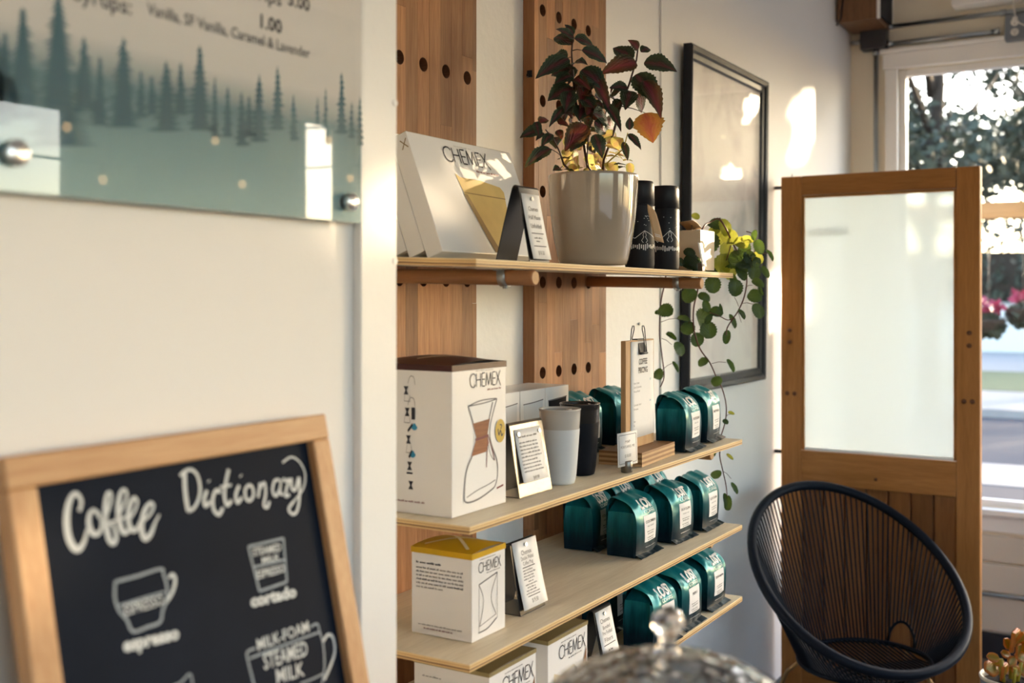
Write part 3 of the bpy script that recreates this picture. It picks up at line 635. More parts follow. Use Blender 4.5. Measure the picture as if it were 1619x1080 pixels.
def dowel(x, z, yend, label, clamp=None, ztop=None, lift=0.0):
    r = thing('dowel_peg', label, 'dowel', (x, YP, z+lift), 0, 'dowel pegs under the shelves')
    L = YP-yend
    MB().tube([(0, 0.028, 0), (0, -L*.5, -lift*.5), (0, -L+.003, -lift), (0, -L, -lift)], [DR, DR, DR, DR*.86], 20, capmi=1).build('rod', [M['dowel'], M['dowel_end']], r)
    if clamp is not None:
        y = clamp-YP; mb = MB()
        arc = [(math.cos(a)*(DR+.0022), math.sin(a)*(DR+.0022)) for a in [PI*1.0+PI*k/12 for k in range(13)]]
        prof = [(-DR-.0022, 0.0145)]+arc+[(DR+.0022, 0.0145)]
        vs = []; 
        for (a, b) in prof: vs += [(a, y-.008, b-lift*.8), (a, y+.008, b-lift*.8)]
        mb.add(vs, [(2*i, 2*i+2, 2*i+3, 2*i+1) for i in range(len(prof)-1)], 0, True)
        for sx in (-1, 1): mb.box((sx*(DR+.008), y, 0.0125-lift*.8), (0.013, 0.015, 0.0018))
        mb.tube([(0, y, -DR-.0022-lift*.8), (0, y, -DR-.0055-lift*.8)], 0.004, 8)
        o_ = mb.build('pipe_clip', M['zinc'], r); sd = o_.modifiers.new('s', 'SOLIDIFY'); sd.thickness = 0.0012; sd.offset = 0
    return r
dowel(PX1[0], 1.6335, 0.958, 'dowel under the left end of the top shelf, by the near wall', 1.02, lift=0.008)
dowel(PX2[3], 1.6335, 1.002, 'dowel under the right end of the top shelf', 1.065, lift=0.008)
for zt, nm_ in ((Z2, 'second'), (Z3, 'third'), (Z4, 'lowest')):
    z = zt-TH-DR-.0003
    dowel(PX1[2], z, 1.03 if nm_ == 'second' else 1.06, 'dowel under the left part of the %s shelf' % nm_)
    dowel(PX2[3]+.05, z, 0.995 if nm_ != 'lowest' else 1.02, 'dowel under the right end of the %s shelf' % nm_)

# ------------------------------------------------------------------ coffee bags
BW, BD = 0.122, 0.068
BPROF = [(-BD/2-.002, 0.0), (-BD/2-.003, 0.012), (-BD/2-.0045, 0.03), (-BD/2-.005, 0.055), (-BD/2-.0045, 0.078), (-BD/2-.0015, 0.095), (-BD/2+.007, 0.109), (-BD/2+.019, 0.1175),
         (-BD/2+.033, 0.1225), (-BD/2+.047, 0.1265), (-BD/2+.057, 0.1285), (BD/2-.002, 0.121), (BD/2+.003, 0.106)]
BBACK = [(BD/2+.0025, 0.108), (BD/2+.001, 0.06), (BD/2, 0.02), (BD/2-.001, 0.0)]
_cum = [0.0]
for a, b in zip(BPROF, BPROF[1:]): _cum.append(_cum[-1]+math.dist(a, b))
def bag_at(prof_s, h=1.0):
    """point and outward normal of the front sheet at arc length s"""
    s_ = max(0, min(prof_s, _cum[-1]-1e-6))
    for i in range(len(_cum)-1):
        if _cum[i+1] >= s_: break
    t = (s_-_cum[i])/(_cum[i+1]-_cum[i])
    def P_(j): return Vector(BPROF[max(0, min(j, len(BPROF)-1))])
    p0, p1, p2, p3 = P_(i-1), P_(i), P_(i+1), P_(i+2)
    q = 0.5*((2*p1)+(p2-p0)*t+(2*p0-5*p1+4*p2-p3)*t*t+(3*p1-p0-3*p2+p3)*t**3)
    tg = (p2-p1).normalized()
    return q, Vector((-tg.y, tg.x))
def bag_fn(seed, hs):
    ph = [random.Random(seed*13+k).uniform(0, 6.3) for k in range(6)]
    def fn(u, s_, off=0.0):
        t = u/(BW/2); q, n = bag_at(s_)
        top = max(0.0, min(1.0, (s_-0.07)/0.05))
        bul = 0.0045*(1-t*t)*(1-0.5*top)+0.0016*math.sin(5*t+ph[0]+s_*40)*top+0.0013*math.sin(9*t+ph[1]-s_*60)*top+0.0006*math.sin(4*t+ph[2]+s_*70)
        x = u*(1+0.02*math.sin(s_*30+ph[3]))
        y = q.x+n.x*(bul+off); z = (q.y+n.y*(bul+off))*hs
        return Vector((x, y, max(z, 0.0012)))
    return fn
NU = 22
def bag(x, y, z, yaw, label, title, seed, lines=3, small='', hs=1.0, blank=False, dim=False):
    r = thing('coffee_bag', label, 'coffee bag', (x, y, z+.0006), yaw, 'teal foil coffee bags')
    fn = bag_fn(seed, hs); rr = random.Random(seed); mb = MB()
    ns = 40; S = [(_cum[-1])*k/ns for k in range(ns+1)]
    rows = [[fn(BW/2*(2*i/NU-1), s_) for i in range(NU+1)] for s_ in S]
    for (yy, zz) in BBACK: rows.append([Vector((BW/2*(2*i/NU-1), yy+.003*(1-(2*i/NU-1)**2), max(zz*hs, 0.0012))) for i in range(NU+1)])
    m_ = len(rows); vs = [p for row in rows for p in row]
    fs = [(j*(NU+1)+i, j*(NU+1)+i+1, (j+1)*(NU+1)+i+1, (j+1)*(NU+1)+i) for j in range(m_-1) for i in range(NU)]
    fs.append(tuple([i for i in range(NU+1)]+[(m_-1)*(NU+1)+i for i in reversed(range(NU+1))]))
    mb.add(vs, fs, 0, True)
    ZG = 0.097*hs
    for sd in (0, 1):                                        # side gussets: flat below, open recess under the folded top
        sx = -1 if sd == 0 else 1; loop = [rows[j][0 if sd == 0 else NU] for j in range(m_)]
        low = [p for p in loop if p.z <= ZG]; top = [p for p in loop if p.z > ZG]
        nf_ = next(k for k, p in enumerate(loop) if p.z > ZG); front_ = loop[:nf_]; back_ = loop[nf_+len(top):]
        gy = [(-.9+1.8*k/8)*BD/2 for k in range(9)]; gz = [ZG*k/6 for k in range(7)]; g0 = len(mb.v)
        def gp(i, j):
            e = 0.0 if i in (0, 8) else 1.0; tt = j/6
            return Vector((sx*(BW/2-.0022*e-.0035*e*tt*tt+.0026*math.sin(PI*i/8)*math.sin(PI*min(1, tt*1.1))+rr.uniform(-.0009, .0009)*e), gy[i]*(1.02-.04*tt), max(gz[j], .0012)))
        mb.add([gp(i, j) for j in range(7) for i in range(9)], [(j*9+i, j*9+i+1, (j+1)*9+i+1, (j+1)*9+i) for j in range(6) for i in range(8)], 0, True)
        tops = [Vector(mb.v[g0+6*9+i]) for i in range(9)]
        def roof(y_):
            c_ = min(top, key=lambda p: abs(p.y-y_)); return c_.z
        ins = [Vector((sx*(BW/2-.034), t_.y*.95, min(roof(t_.y)-.004, ZG+.024))) for t_ in tops]
        mb.add(tops+ins, [(k, k+1, 10+k, 9+k) for k in range(8)], 0, True)
        # edge strips joining the gusset to the front and back sheets
        fr_e = [Vector(mb.v[g0+j*9]) for j in range(7)]; bk_e = [Vector(mb.v[g0+j*9+8]) for j in range(7)]
        def near(lst, z_): return min(lst, key=lambda p: abs(p.z-z_))
        for edge, lst in ((fr_e, front_), (bk_e, back_)):
            st_ = [near(lst, p.z) for p in edge]; mb.add(edge+st_, [(k, k+1, 8+k, 7+k) for k in range(6)], 0, True)
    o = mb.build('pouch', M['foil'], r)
    # welded foot that sticks out in front
    fl = MB()
    fl.grid(lambda a, b: Vector(((a-.5)*BW*(1+.05*b), -BD/2-.001-b*.017, 0.007*(1-b)+.0016+.0006*math.sin(a*25+seed))), 10, 3, 0, False)
    of = fl.build('base_flap', M['foil'], r); sdm = of.modifiers.new('s', 'SOLIDIFY'); sdm.thickness = 0.0014; sdm.offset = 0
    # paper label and print follow the sheet
    lw, s0, s1_ = 0.066, 0.030, 0.086
    lb = MB(); ux = 0.007
    lb.grid(lambda a, b: fn(ux+(a-.5)*lw, s0+(s1_-s0)*b, 0.0005), 8, 10, 0, True)
    lo = lb.build('paper_label', M['paper'] if not dim else M['paper'], r, fix=False)
    ink = MB(); f2 = lambda u, v: fn(u, v, 0.0010)
    if title: write(ink, title, f2, ux, s1_-.0165, 0.0058, width=min(0.052, 0.0075*len(title)), bold=0.02)
    if small: write(ink, small, f2, ux, s1_-.0255, 0.0033, width=0.036)
    yy = s1_-.036
    for k in range(lines):
        blocks(ink, f2, ux-.021+.003*(k % 2), ux+.021-.002*(k % 3), yy, 0.0024, seed*7+k); yy -= 0.0048 if k != 1 else 0.0078
    if ink.v: ink.build('label_print', M['ink'], lo, fix=False)
    f2 = lambda u, v: fn(u, v, 0.0017); wp = MB(); write(wp, 'LOST', f2, ux, 0.1010, 0.0225, width=0.060, bold=0.05)
    wp.build('brand_print', M['white_print'], r, fix=False); wp = MB(); write(wp, 'COFFEE', f2, ux, 0.0905, 0.0066, width=0.052, bold=-0.004)
    wp.build('brand_print', M['white_print'], r, fix=False); wp = MB(); blocks(wp, f2, -.022, .036, 0.0195, 0.0016, seed)
    wp.build('small_print', M['white_print'], r, fix=False)
    return r
# front rows, then the rows behind
bag(2.452, 1.032, Z2, math.radians(5), 'teal coffee bag standing just right of the pricing clipboard', 'HOUSE BLEND', 1, 3, 'medium roast', 1.03)
bag(2.637, 1.052, Z2, math.radians(6), 'rightmost coffee bag on the second shelf, gold sheen on its top', 'MOTHER L', 2, 4, '', 1.03)
bag(2.28, 1.215, Z2, math.radians(2), 'coffee bag standing left of and behind the pricing clipboard', '', 3, 4, '', 1.06)
bag(2.475, 1.215, Z2, math.radians(0), 'coffee bag half hidden right behind the pricing clipboard', '', 4, 3, '', 1.06)
bag(2.284, 1.074, Z3, math.radians(1), 'leftmost front-row coffee bag on the third shelf', 'COLOMBIA', 5, 4, 'MILD ROAST', 1.02)
bag(2.463, 1.062, Z3, math.radians(-2), 'middle coffee bag of the three in front on the third shelf', 'DECAF COLOMBIA', 6, 4, 'medium roast', 1.02)
bag(2.628, 1.056, Z3, math.radians(2), 'rightmost coffee bag on the third shelf, at the shelf end', 'DECAF COLOMBIA', 7, 4, 'medium roast', 1.02)
bag(2.292, 1.19, Z3, math.radians(3), 'coffee bag at the far left of the third shelf, set back with a shaded label', 'COLOMBIA', 8, 4, 'MILD ROAST', 1.02)
bag(2.43, 1.195, Z3, math.radians(3), 'coffee bag behind the front row of the third shelf, left one showing only its top', 'COLOMBIA', 9, 3, '', 1.08)
bag(2.592, 1.178, Z3, math.radians(3), 'coffee bag behind the front row of the third shelf, right one showing only its top', '', 10, 3, '', 1.10)
bag(2.586, 1.024, Z4, math.radians(0), 'rightmost coffee bag on the lowest shelf, at the shelf end', 'Ethiopia', 11, 4, '', 1.02)
bag(2.405, 1.016, Z4, math.radians(0), 'middle coffee bag of the three in front on the lowest shelf', 'PERU', 12, 4, '', 1.02)
bag(2.245, 1.012, Z4, math.radians(-2), 'leftmost front coffee bag of the lowest shelf, behind the glass knob', 'PERU', 13, 4, '', 1.03)
bag(2.30, 1.15, Z4, math.radians(2), 'coffee bag at the back left of the lowest shelf, in deep shade', '', 14, 3, '', 1.09)
bag(2.50, 1.15, Z4, math.radians(4), 'coffee bag at the back right of the lowest shelf, under the shelf above', '', 15, 3, '', 1.09)

# ------------------------------------------------------------------ cartons
def domed_lid(mb, w_, d_, h_, rim, bulge, mi=0):
    e = 0.0008
    mb.grid(lambda a, b: Vector(((a-.5)*(w_+2*e), (b-.5)*(d_+2*e), h_+.0003+bulge*(math.sin(PI*a)*(0.35+.65*math.sin(PI*b))))), 8, 8, mi, True)
    lo, hi = h_-rim, h_+.0003; X, Y = w_/2+e, d_/2+e
    mb.add([(-X, -Y, lo), (X, -Y, lo), (X, Y, lo), (-X, Y, lo), (-X, -Y, hi), (X, -Y, hi), (X, Y, hi), (-X, Y, hi)], [(0, 1, 5, 4), (1, 2, 6, 5), (2, 3, 7, 6), (3, 0, 4, 7)], mi)
def carton(name, label, cx, cy, z, w_, d_, h_, rz, lidmat, rim, bulge, cat='box', group=None, tape=None):
    r = thing(name, label, cat, (cx, cy, z+.0004), rz, group)
    MB().box((0, 0, h_/2), (w_, d_, h_-.001), bev=0.0012).build('carton', M['carton'], r)
    mb = MB(); domed_lid(mb, w_, d_, h_, rim, bulge); lid = mb.build('lid', lidmat, r, fix=False)
    if tape:
        tp = MB(); top = lambda u, v: Vector((u, v, h_+.0009+bulge*(math.sin(PI*(u/w_+.5))*(0.35+.65*math.sin(PI*(v/d_+.5))))))
        q = 0.33
        for (a, b) in tape: ribbon(tp, [(a[0]*w_, a[1]*d_), ((a[0]+b[0])/2*w_, (a[1]+b[1])/2*d_), (b[0]*w_, b[1]*d_)], 0.006, top, 0, 4)
        tp.build('fold_mark', M['tape'] if lidmat != M['lid_gold'] else M['tape_grey'], lid, fix=False)
    front = lambda u, v: Vector((u, -d_/2-.0008, v)); left = lambda u, v: Vector((-w_/2-.0008, -u, v))
    return r, front, left
XT = [((-.36, -.36), (.36, .36)), ((-.36, .36), (.36, -.36))]
# tall maroon-lidded carafe box
r, fr, lf = carton('carafe_box', 'tall white carafe box with maroon lid, left end of the second shelf', 1.5665, 1.106, Z2, 0.168, 0.172, 0.250, 0, M['lid_maroon'], 0.010, 0.012, tape=[((-.3, .05), (.2, -.4))])
caps_parts(r, 'CHEMEX', fr, -0.0325, 0.2105, 0.0225, 0.86, 0.085)
mb = MB(); blocks(mb, fr, 0.022, 0.07, 0.2025, 0.003, 21); line(mb, (0.052, 0.030), (0.074, 0.033), 0.003, fr); blocks(mb, lf, -0.05, 0.034, 0.0195, 0.003, 22)
mb.build('small_print', M['ink_red'], r, fix=False)
mb = MB(); blocks(mb, fr, -0.015, 0.045, 0.2365, 0.0022, 23); mb.build('caption_print', M['ink_faint'], r, fix=False)
# printed carafe: glass body, rim, collar, tie
fr_plain = fr
fr = lambda u, v: fr_plain((u+.054)/.09*.103-.048, (v-.033)/.137*.166+.020)
L_ = lambda u, v: fr(u, v)
body = [(-.052, .036), (-.054, .050), (-.047, .080), (-.034, .098), (-.030, .110), (-.030, .135), (-.044, .165), (.034, .170), (.016, .137), (.012, .112), (.022, .096), (.034, .072), (.036, .055), (.026, .036)]
mb = MB(); mb.add([fr(u, v)+Vector((0, .0003, 0)) for u, v in body], [tuple(range(len(body)))]); mb.build('carafe_print', M['paper'], r, fix=False)
mb = MB()
ribbon(mb, [(-.044, .165), (-.028, .135), (-.022, .121), (-.030, .100), (-.048, .078), (-.054, .050), (-.051, .034), (-.02, .033), (.018, .041), (.030, .047), (.036, .062), (.034, .082), (.020, .104), (.014, .121), (.018, .140), (.034, .170)], 0.0024, fr, 0, 5)
ribbon(mb, [(-.044, .165), (-.01, .1705), (.034, .170), (.0, .1665), (-.044, .165)], 0.0016, fr, 0, 5)
ribbon(mb, [(-.048, .040), (-.02, .046), (.01, .050), (.03, .054)], 0.0014, fr, 0, 4)
ribbon(mb, [(.010, .106), (.016, .092), (.025, .083)], 0.0014, fr, 0, 4); ribbon(mb, [(.022, .166), (.010, .138)], 0.003, fr, 0, 2)
mb.build('outline_print', M['ink_soft'], r, fix=False)
fr2 = lambda u, v: fr(u, v)+Vector((0, -.0003, 0))
mb = MB(); co = [(-.036, .095), (-.030, .106), (-.023, .119), (-.028, .130), (-.032, .140), (.014, .143), (.010, .130), (.007, .121), (.011, .109), (.004, .097)]
mb.add([fr2(u, v) for u, v in co], [tuple(range(len(co)))]); mb.build('collar_print', M['collar'], r, fix=False)
mb = MB(); fr3 = lambda u, v: fr(u, v)+Vector((0, -.0005, 0))
ribbon(mb, [(-.026, .117), (-.008, .118), (.010, .120)], 0.0034, fr3); ribbon(mb, [(.008, .119), (.006, .095), (.004, .075)], 0.0018, fr3); ribbon(mb, [(.010, .118), (.022, .095), (.027, .082)], 0.0018, fr3)
mb.build('tie_print', M['ink_red'], r, fix=False)
mb = MB(); mb.add([fr_plain(.0635+.0165*math.cos(a), .129+.0205*math.sin(a))+Vector((0, -.0005, 0)) for a in [2*PI*k/24 for k in range(24)]], [tuple(range(24))]); st = mb.build('sticker', plain('yellow_sticker', (0.50, 0.33, 0.03), 0.4, bump=0.01), r, fix=False)
mb = MB(); fr4 = lambda u, v: fr_plain(u+.0115, v+.012)+Vector((0, -.0007, 0))
for (a, b) in ((.044, .060),): ribbon(mb, [(a, .121), (a+.003, .110), (.052, .118), (.056, .108), (b, .112)], 0.0026, fr4)
ribbon(mb, [(.050, .128), (.056, .126), (.053, .120)], 0.0022, fr4); mb.build('sticker_print', M['ink'], st, fix=False)
lf_plain = lf
lf = lambda u, v: lf_plain((u-.034)*.62-.004, v+(.74-1)*0)
mb = MB()
for k, zc_ in enumerate((0.206, 0.170, 0.124, 0.080, 0.048)):
    u = 0.030+0.004*k*(k < 4)
    if k == 4: u = 0.046
    for (a, b, c2, d2) in ((.008, 0.003, 0.0095, 0.0),): 
        mb.add([lf(u-.008, zc_+.007), lf(u+.008, zc_+.007), lf(u+.0025, zc_), lf(u+.008, zc_-.007), lf(u-.008, zc_-.007), lf(u-.0025, zc_)], [(0, 1, 2, 5), (5, 2, 3, 4)])
    if k in (2, 3): line(mb, (u+.012-.006*k+.014, zc_+.026), (u-.002, zc_+.014), 0.005, lf)
    if k == 1: mb.add([lf(u+.014, zc_-.012), lf(u+.026, zc_-.012), lf(u+.026, zc_+.008), lf(u+.014, zc_+.008)], [(0, 1, 2, 3)])
    if k == 3: line(mb, (u-.01, zc_-.012), (u+.01, zc_-.012), 0.003, lf)
mb.build('step_icons', M['ink'], r, fix=False)
mb = MB()
for k, zc_ in enumerate((0.206, 0.170)):
    ribbon(mb, [(.036, zc_+.012), (.044, zc_+.024), (.056, zc_+.022), (.060, zc_+.010)], 0.0012, lf)
    ribbon(mb, [(.024, zc_-.018), (.026, zc_-.008)], .001, lf); ribbon(mb, [(.044, zc_-.018), (.042, zc_-.008)], .001, lf); ribbon(mb, [(.024, zc_-.018), (.044, zc_-.018)], .001, lf)
for k, zc_ in enumerate((0.124,)):
    ribbon(mb, [(.030, zc_-.022), (.034, zc_-.008)], .001, lf); ribbon(mb, [(.050, zc_-.022), (.046, zc_-.008)], .001, lf); ribbon(mb, [(.030, zc_-.022), (.050, zc_-.022)], .001, lf)
mb.build('icon_outline', M['ink_soft'], r, fix=False)
mb = MB()
for (u, v) in ((.058, .146), (.052, .100)):
    mb.add([lf(u+.010*math.cos(a)*(1 if math.sin(a) < .3 else .6), v+.006*math.sin(a)) for a in [2*PI*k/14 for k in range(14)]], [tuple(range(14))])
mb.build('blue_icon', M['ink_blue'], r, fix=False)
# small yellow-lidded mug box
r, fr, lf = carton('mug_box', 'small white mug box with bright yellow lid on the third shelf', 1.590, 1.0795, Z3, 0.106, 0.125, 0.149, 0, M['lid_yellow'], 0.0095, 0.011, tape=XT)
caps_parts(r, 'CHEMEX', fr, -0.034, 0.1135, 0.0165, 0.86, 0.085)
mb = MB()
ribbon(mb, [(-.032, .094), (.026, .1035)], 0.0022, fr); ribbon(mb, [(-.032, .094), (-.018, .064), (-.030, .023)], 0.0014, fr, 0, 6); ribbon(mb, [(.026, .1035), (.006, .066), (.022, .032)], 0.0014, fr, 0, 6)
line(mb, (-.032, .094), (-.032, .014), .001, fr); line(mb, (.026, .1035), (.026, .024), .001, fr); ribbon(mb, [(-.034, .013), (-.005, .014), (.024, .025)], 0.0022, fr); line(mb, (-.030, .023), (.022, .032), .001, fr)
mb.build('glass_print', M['ink_soft'], r, fix=False)
mb = MB(); blocks(mb, lf, -.052, .0, 0.1222, 0.0036, 31); mb.build('heading_print', M['ink'], r, fix=False)
mb = MB()
for k in range(6): blocks(mb, lf, -.052, .046 if k < 5 else .004, 0.1135-.0066*k, 0.0031, 40+k)
blocks(mb, lf, -.048, .046, 0.0165, 0.0024, 49); blocks(mb, fr, -.008, .035, 0.1085, .002, 50); blocks(mb, fr, -.03, .02, 0.1345, .0018, 51)
mb.build('small_print', M['ink_soft'], r, fix=False)
mb = MB(); blocks(mb, lf, -.036, .024, 0.0105, 0.0026, 52); mb.build('red_print', M['ink_red'], r, fix=False)
# two gold-lidded filter boxes on the lowest shelf
def filter_box(cx, cy, label, seed):
    r, fr, lf = carton('filter_box', label, cx, cy, Z4, 0.157, 0.157, 0.128, 0, M['lid_gold'], 0.007, 0.006, group='gold-lidded filter boxes', tape=[((-.42, -.2), (-.42, .2)), ((.36, -.3), (.36, -.12))])
    caps_parts(r, 'CHEMEX', fr, -0.038, 0.083, 0.024, 0.88, 0.085)
    mb = MB(); blocks(mb, fr, .0, .056, 0.0755, .0026, seed); blocks(mb, fr, -.03, .03, 0.1125, .0022, seed+1); blocks(mb, lf, -.06, -.02, .10, .003, seed+2); blocks(mb, lf, -.06, -.03, .06, .003, seed+3); mb.build('small_print', M['ink_soft'], r, fix=False)
    mb = MB(); P_ = [(.073, .082), (.073, .02), (.036, .02), (.05, .038), (.062, .06)]; mb.add([fr(u, v) for u, v in P_], [tuple(range(len(P_)))]); mb.build('brown_print', M['filter_brown'], r, fix=False)
    mb = MB(); P_ = [(-.056, .062), (-.03, .053), (.02, .060), (.05, .040), (.02, .014), (-.05, .016), (-.062, .03)]; mb.add([fr(u, v)+Vector((0, .0002, 0)) for u, v in P_], [tuple(range(len(P_)))]); mb.build('filter_print', M['filter_pale'], r, fix=False)
filter_box(1.643, 1.0785, 'left gold-lidded white filter box on the lowest shelf', 60)
filter_box(1.844, 1.0785, 'right gold-lidded white filter box, beside the glass dome', 70)
slab_ = MB().box((0, 0, .06), (0.13, 0.10, 0.12), bev=0.001); slab_.box((0, 0, 0.1206), (0.128, 0.035, 0.0008), 1)
tag(slab_.build('cardboard_box', [M['kraft_dark'], M['kraft']], None, (2.12, 1.20, Z4+.0004)), 'plain brown cardboard box in the shade behind the filter price card', 'box')
# three flat half-moon filter boxes leaning on the wall side of the top shelf
TB, WB, HB, TILT = 0.036, 0.36, 0.234, math.radians(20.5)
def half_moon(k, label):
    x0 = 1.597; yb = 1.118+TB*math.cos(TILT)+k*(TB+.0015)/math.cos(TILT)     # rear bottom edge
    r = thing('flat_filter_box', label, 'box', (x0+WB/2, yb, Z1(yb)+.001), 0, 'flat white boxes leaning on the top shelf')
    r.rotation_euler = (-TILT, 0, 0)
    MB().box((0, -TB/2, HB/2), (WB, TB, HB), bev=0.0012).build('carton', M['carton'], r)
    mb = MB(); mb.box((0, -TB/2, HB+.0006), (WB-.004, TB-.003, 0.001)); mb.build('top_band', M['lid_gold'], r)
    fr = lambda u, v, e=0.0: Vector((u, -TB-.0008-e, v)); lf = lambda u, v: Vector((-WB/2-.0008, u, v))
    mb = MB(); line(mb, (-TB+.004, HB-.012), (-TB+.018, HB-.03), .002, lf); line(mb, (-TB+.018, HB-.012), (-TB+.004, HB-.03), .002, lf); mb.build('side_mark', M['filter_dark'], r, fix=False)
    if k == 0:
        caps_parts(r, 'CHEMEX', fr, -0.079, 0.187, 0.030, 1.04, 0.105)
        mb = MB(); blocks(mb, fr, .021, .108, 0.173, .0042, 81); mb.build('small_print', M['ink_red'], r, fix=False)
        mb = MB(); blocks(mb, fr, -.035, .025, 0.2215, .0022, 82); mb.build('caption_print', M['ink_faint'], r, fix=False)
        mb = MB(); P_ = [(-.060, .162), (-.045, .156), (.027, .155), (.091, .147), (.101, .137), (.092, .101), (.074, .050), (.060, .004), (-.004, .004), (-.026, .055), (-.043, .100)]
        mb.add([fr(u, v) for u, v in P_], [tuple(range(len(P_)))])
        pr = mb.build('filter_print', M['filter_gold'], r, fix=False)
        mb = MB(); P_ = [(-.052, .122), (-.040, .121), (-.006, .050), (.018, .004), (-.004, .004), (-.026, .055)]; mb.add([fr(u, v, .0003) for u, v in P_], [tuple(range(len(P_)))])
        line(mb, (-.050, .124), (.097, .122), .0022, lambda u, v: fr(u, v, .0005)); mb.build('fold_print', M['filter_dark'], r, fix=False)
half_moon(0, 'front flat white filter box leaning back, golden filter pictured on it')
half_moon(1, 'middle flat filter box of the leaning three, mostly its side showing')
half_moon(2, 'rearmost flat filter box of the leaning three, beside the near wall')
# three mug boxes at the back of the second shelf
for k, (xx, mat_, lab) in enumerate(((1.911, 'mug_white', 'leftmost white mug box at the back, half behind the carafe box'), (2.018, 'mug_white', 'middle white mug box at the back, grey mug pictured'), (2.124, 'mug_black', 'right white mug box at the back with a dark mug pictured'))):
    r = thing('mug_carton', lab, 'box', (xx, 1.232, Z2+.0004), 0, 'mug boxes at the back of the second shelf')
    MB().box((0, 0, .083), (0.1045, 0.105, 0.166), bev=0.001).build('carton', M['carton'], r)
    fr = lambda u, v: Vector((u, -.0533, v)); mb = MB()
    mb.add([fr(-.037, .02), (fr(.037, .02)), fr(.04, .142), fr(-.04, .138)], [(0, 1, 2, 3)]); pr = mb.build('mug_print', M[mat_], r, fix=False)
    mb = MB(); fr2 = lambda u, v: Vector((u, -.0536, v)); ribbon(mb, [(-.042, .137), (0, .1385), (.042, .142)], .0022, fr2); ribbon(mb, [(-.04, .10), (.04, .104)], .0014, fr2); mb.build('rim_print', M['ink_soft'], r, fix=False)

# ------------------------------------------------------------------ folded sheet-metal card stands
def card_stand(name, label, x, w_, yf, ya, yb, z, h, mat, card, holder_lip=True, n_mag=1, inner=None):
    """x left edge, front foot yf, apex ya, back foot yb"""
    r = thing(name, label, 'card stand', (x, yf, z+.0006), 0, 'folded metal card stands'); A, B = ya-yf, yb-yf
    prof = [(0.0, 0.0), (A*.5, h*.5), (A-.002, h-.004), (A+.001, h-.0008), (A+.005, h), (A+.009, h-.0012), (A+.012, h-.006), ((A+B)/2+.006, h*.5), (B, 0.0)]
    vs = []
    for (yy, zz) in prof: vs += [(0, yy, zz), (w_, yy, zz)]
    mb = MB(); mb.add(vs, [(2*i, 2*i+1, 2*i+3, 2*i+2) for i in range(len(prof)-1)], 0, False)
    o = mb.build('folded_sheet', mat, r); sd = o.modifiers.new('s', 'SOLIDIFY'); sd.thickness = 0.0014
    MB().box((w_/2, B/2, 0.0007), (w_, B, 0.0012)).build('base_strip', mat, r)
    d = Vector((0, A, h)).normalized(); nrm = Vector((0, -d.z, d.y))
    fn = lambda u, v, e=0.0016: Vector((u, 0, 0))+d*v+nrm*e
    cx0, cx1, cy0, cy1, sk = card['rect']
    mb = MB(); mb.grid(lambda a, b: fn(cx0+(cx1-cx0)*a+sk*(1-b), cy0+(cy1-cy0)*b, 0.0022+.004*(1-b)**2*card.get('curl', 1)), 4, 6, 0, True)
    c_ = mb.build('price_card', M['paper'], r, fix=False)
    e_ = c_.modifiers.new('s', 'SOLIDIFY'); e_.thickness = 0.0004
    f2 = lambda u, v: fn(u+sk*(1-(v-cy0)/(cy1-cy0)), v, 0.0030+.004*(1-(v-cy0)/(cy1-cy0))**2*card.get('curl', 1))
    ink = MB(); mid = (cx0+cx1)/2
    for it in card['text']:
        if it[0] == 'T': write(ink, it[1], f2, mid, it[2], it[3], width=it[4])
        elif it[0] == 'B': blocks(ink, f2, mid-it[3]/2, mid+it[3]/2, it[1], it[2], it[4], 0, 0.25)
        else: line(ink, (mid-it[2]/2, it[1]), (mid+it[2]/2, it[1]), 0.0016, f2)
    ink.build('card_print', M['ink'], c_, fix=False)
    for k in range(n_mag):
        u = mid if n_mag == 1 else (cx0+.008 if k == 0 else cx1-.008)
        p = fn(u, cy1-.009, .0022); MB().tube([p, p+nrm*.004], 0.0036, 10).build('magnet', M['chrome'], r)
    return r
card_stand('card_stand', 'black folded stand with a narrow price card on the top shelf', 1.700, 0.072, 1.000, 1.026, 1.0735, Z1(1.03), 0.139, M['black_metal'],
           {'rect': (0.004, 0.069, 0.004, 0.126, 0.0), 'text': [('T', 'Chemex', .094, .0085, .034), ('T', 'Half Moon', .078, .0085, .042), ('T', 'Unfolded', .062, .0085, .038), ('L', .052, .044), ('B', .042, .003, .03, 1), ('B', .036, .003, .02, 2), ('L', .028, .044), ('T', '$10.50', .012, .0075, .022)]})
card_stand('card_stand', 'shiny steel stand with a paragraph card, beside the tall carafe box', 1.695, 0.118, 1.018, 1.042, 1.082, Z2, 0.133, M['steel'],
           {'rect': (0.012, 0.104, 0.024, 0.122, 0.0), 'text': [('B', .106, .0034, .074, 3)]+[('B', .0955-.0066*k, .003, .074, 10+k) for k in range(9)]+[('T', '$49.99', .027, .0066, .021)]}, n_mag=2)
card_stand('card_stand', 'black folded stand with a long mug price card on the third shelf', 1.713, 0.090, 1.027, 1.052, 1.098, Z3, 0.129, M['black_metal'],
           {'rect': (0.006, 0.092, 0.008, 0.1305, 0.0), 'text': [('T', 'Chemex', .104, .0085, .036), ('T', 'Double Walled', .0945, .007, .044), ('T', 'Coffee Mug', .085, .007, .036), ('L', .081, .044)]+[('B', .0745-.0052*k, .0028, (.046, .044, .046, .05, .022, .046, .036, .046, .05, .04)[k], 20+k) for k in range(9)]+[('L', .029, .044), ('T', '$19.50', .0165, .0075, .022)]})
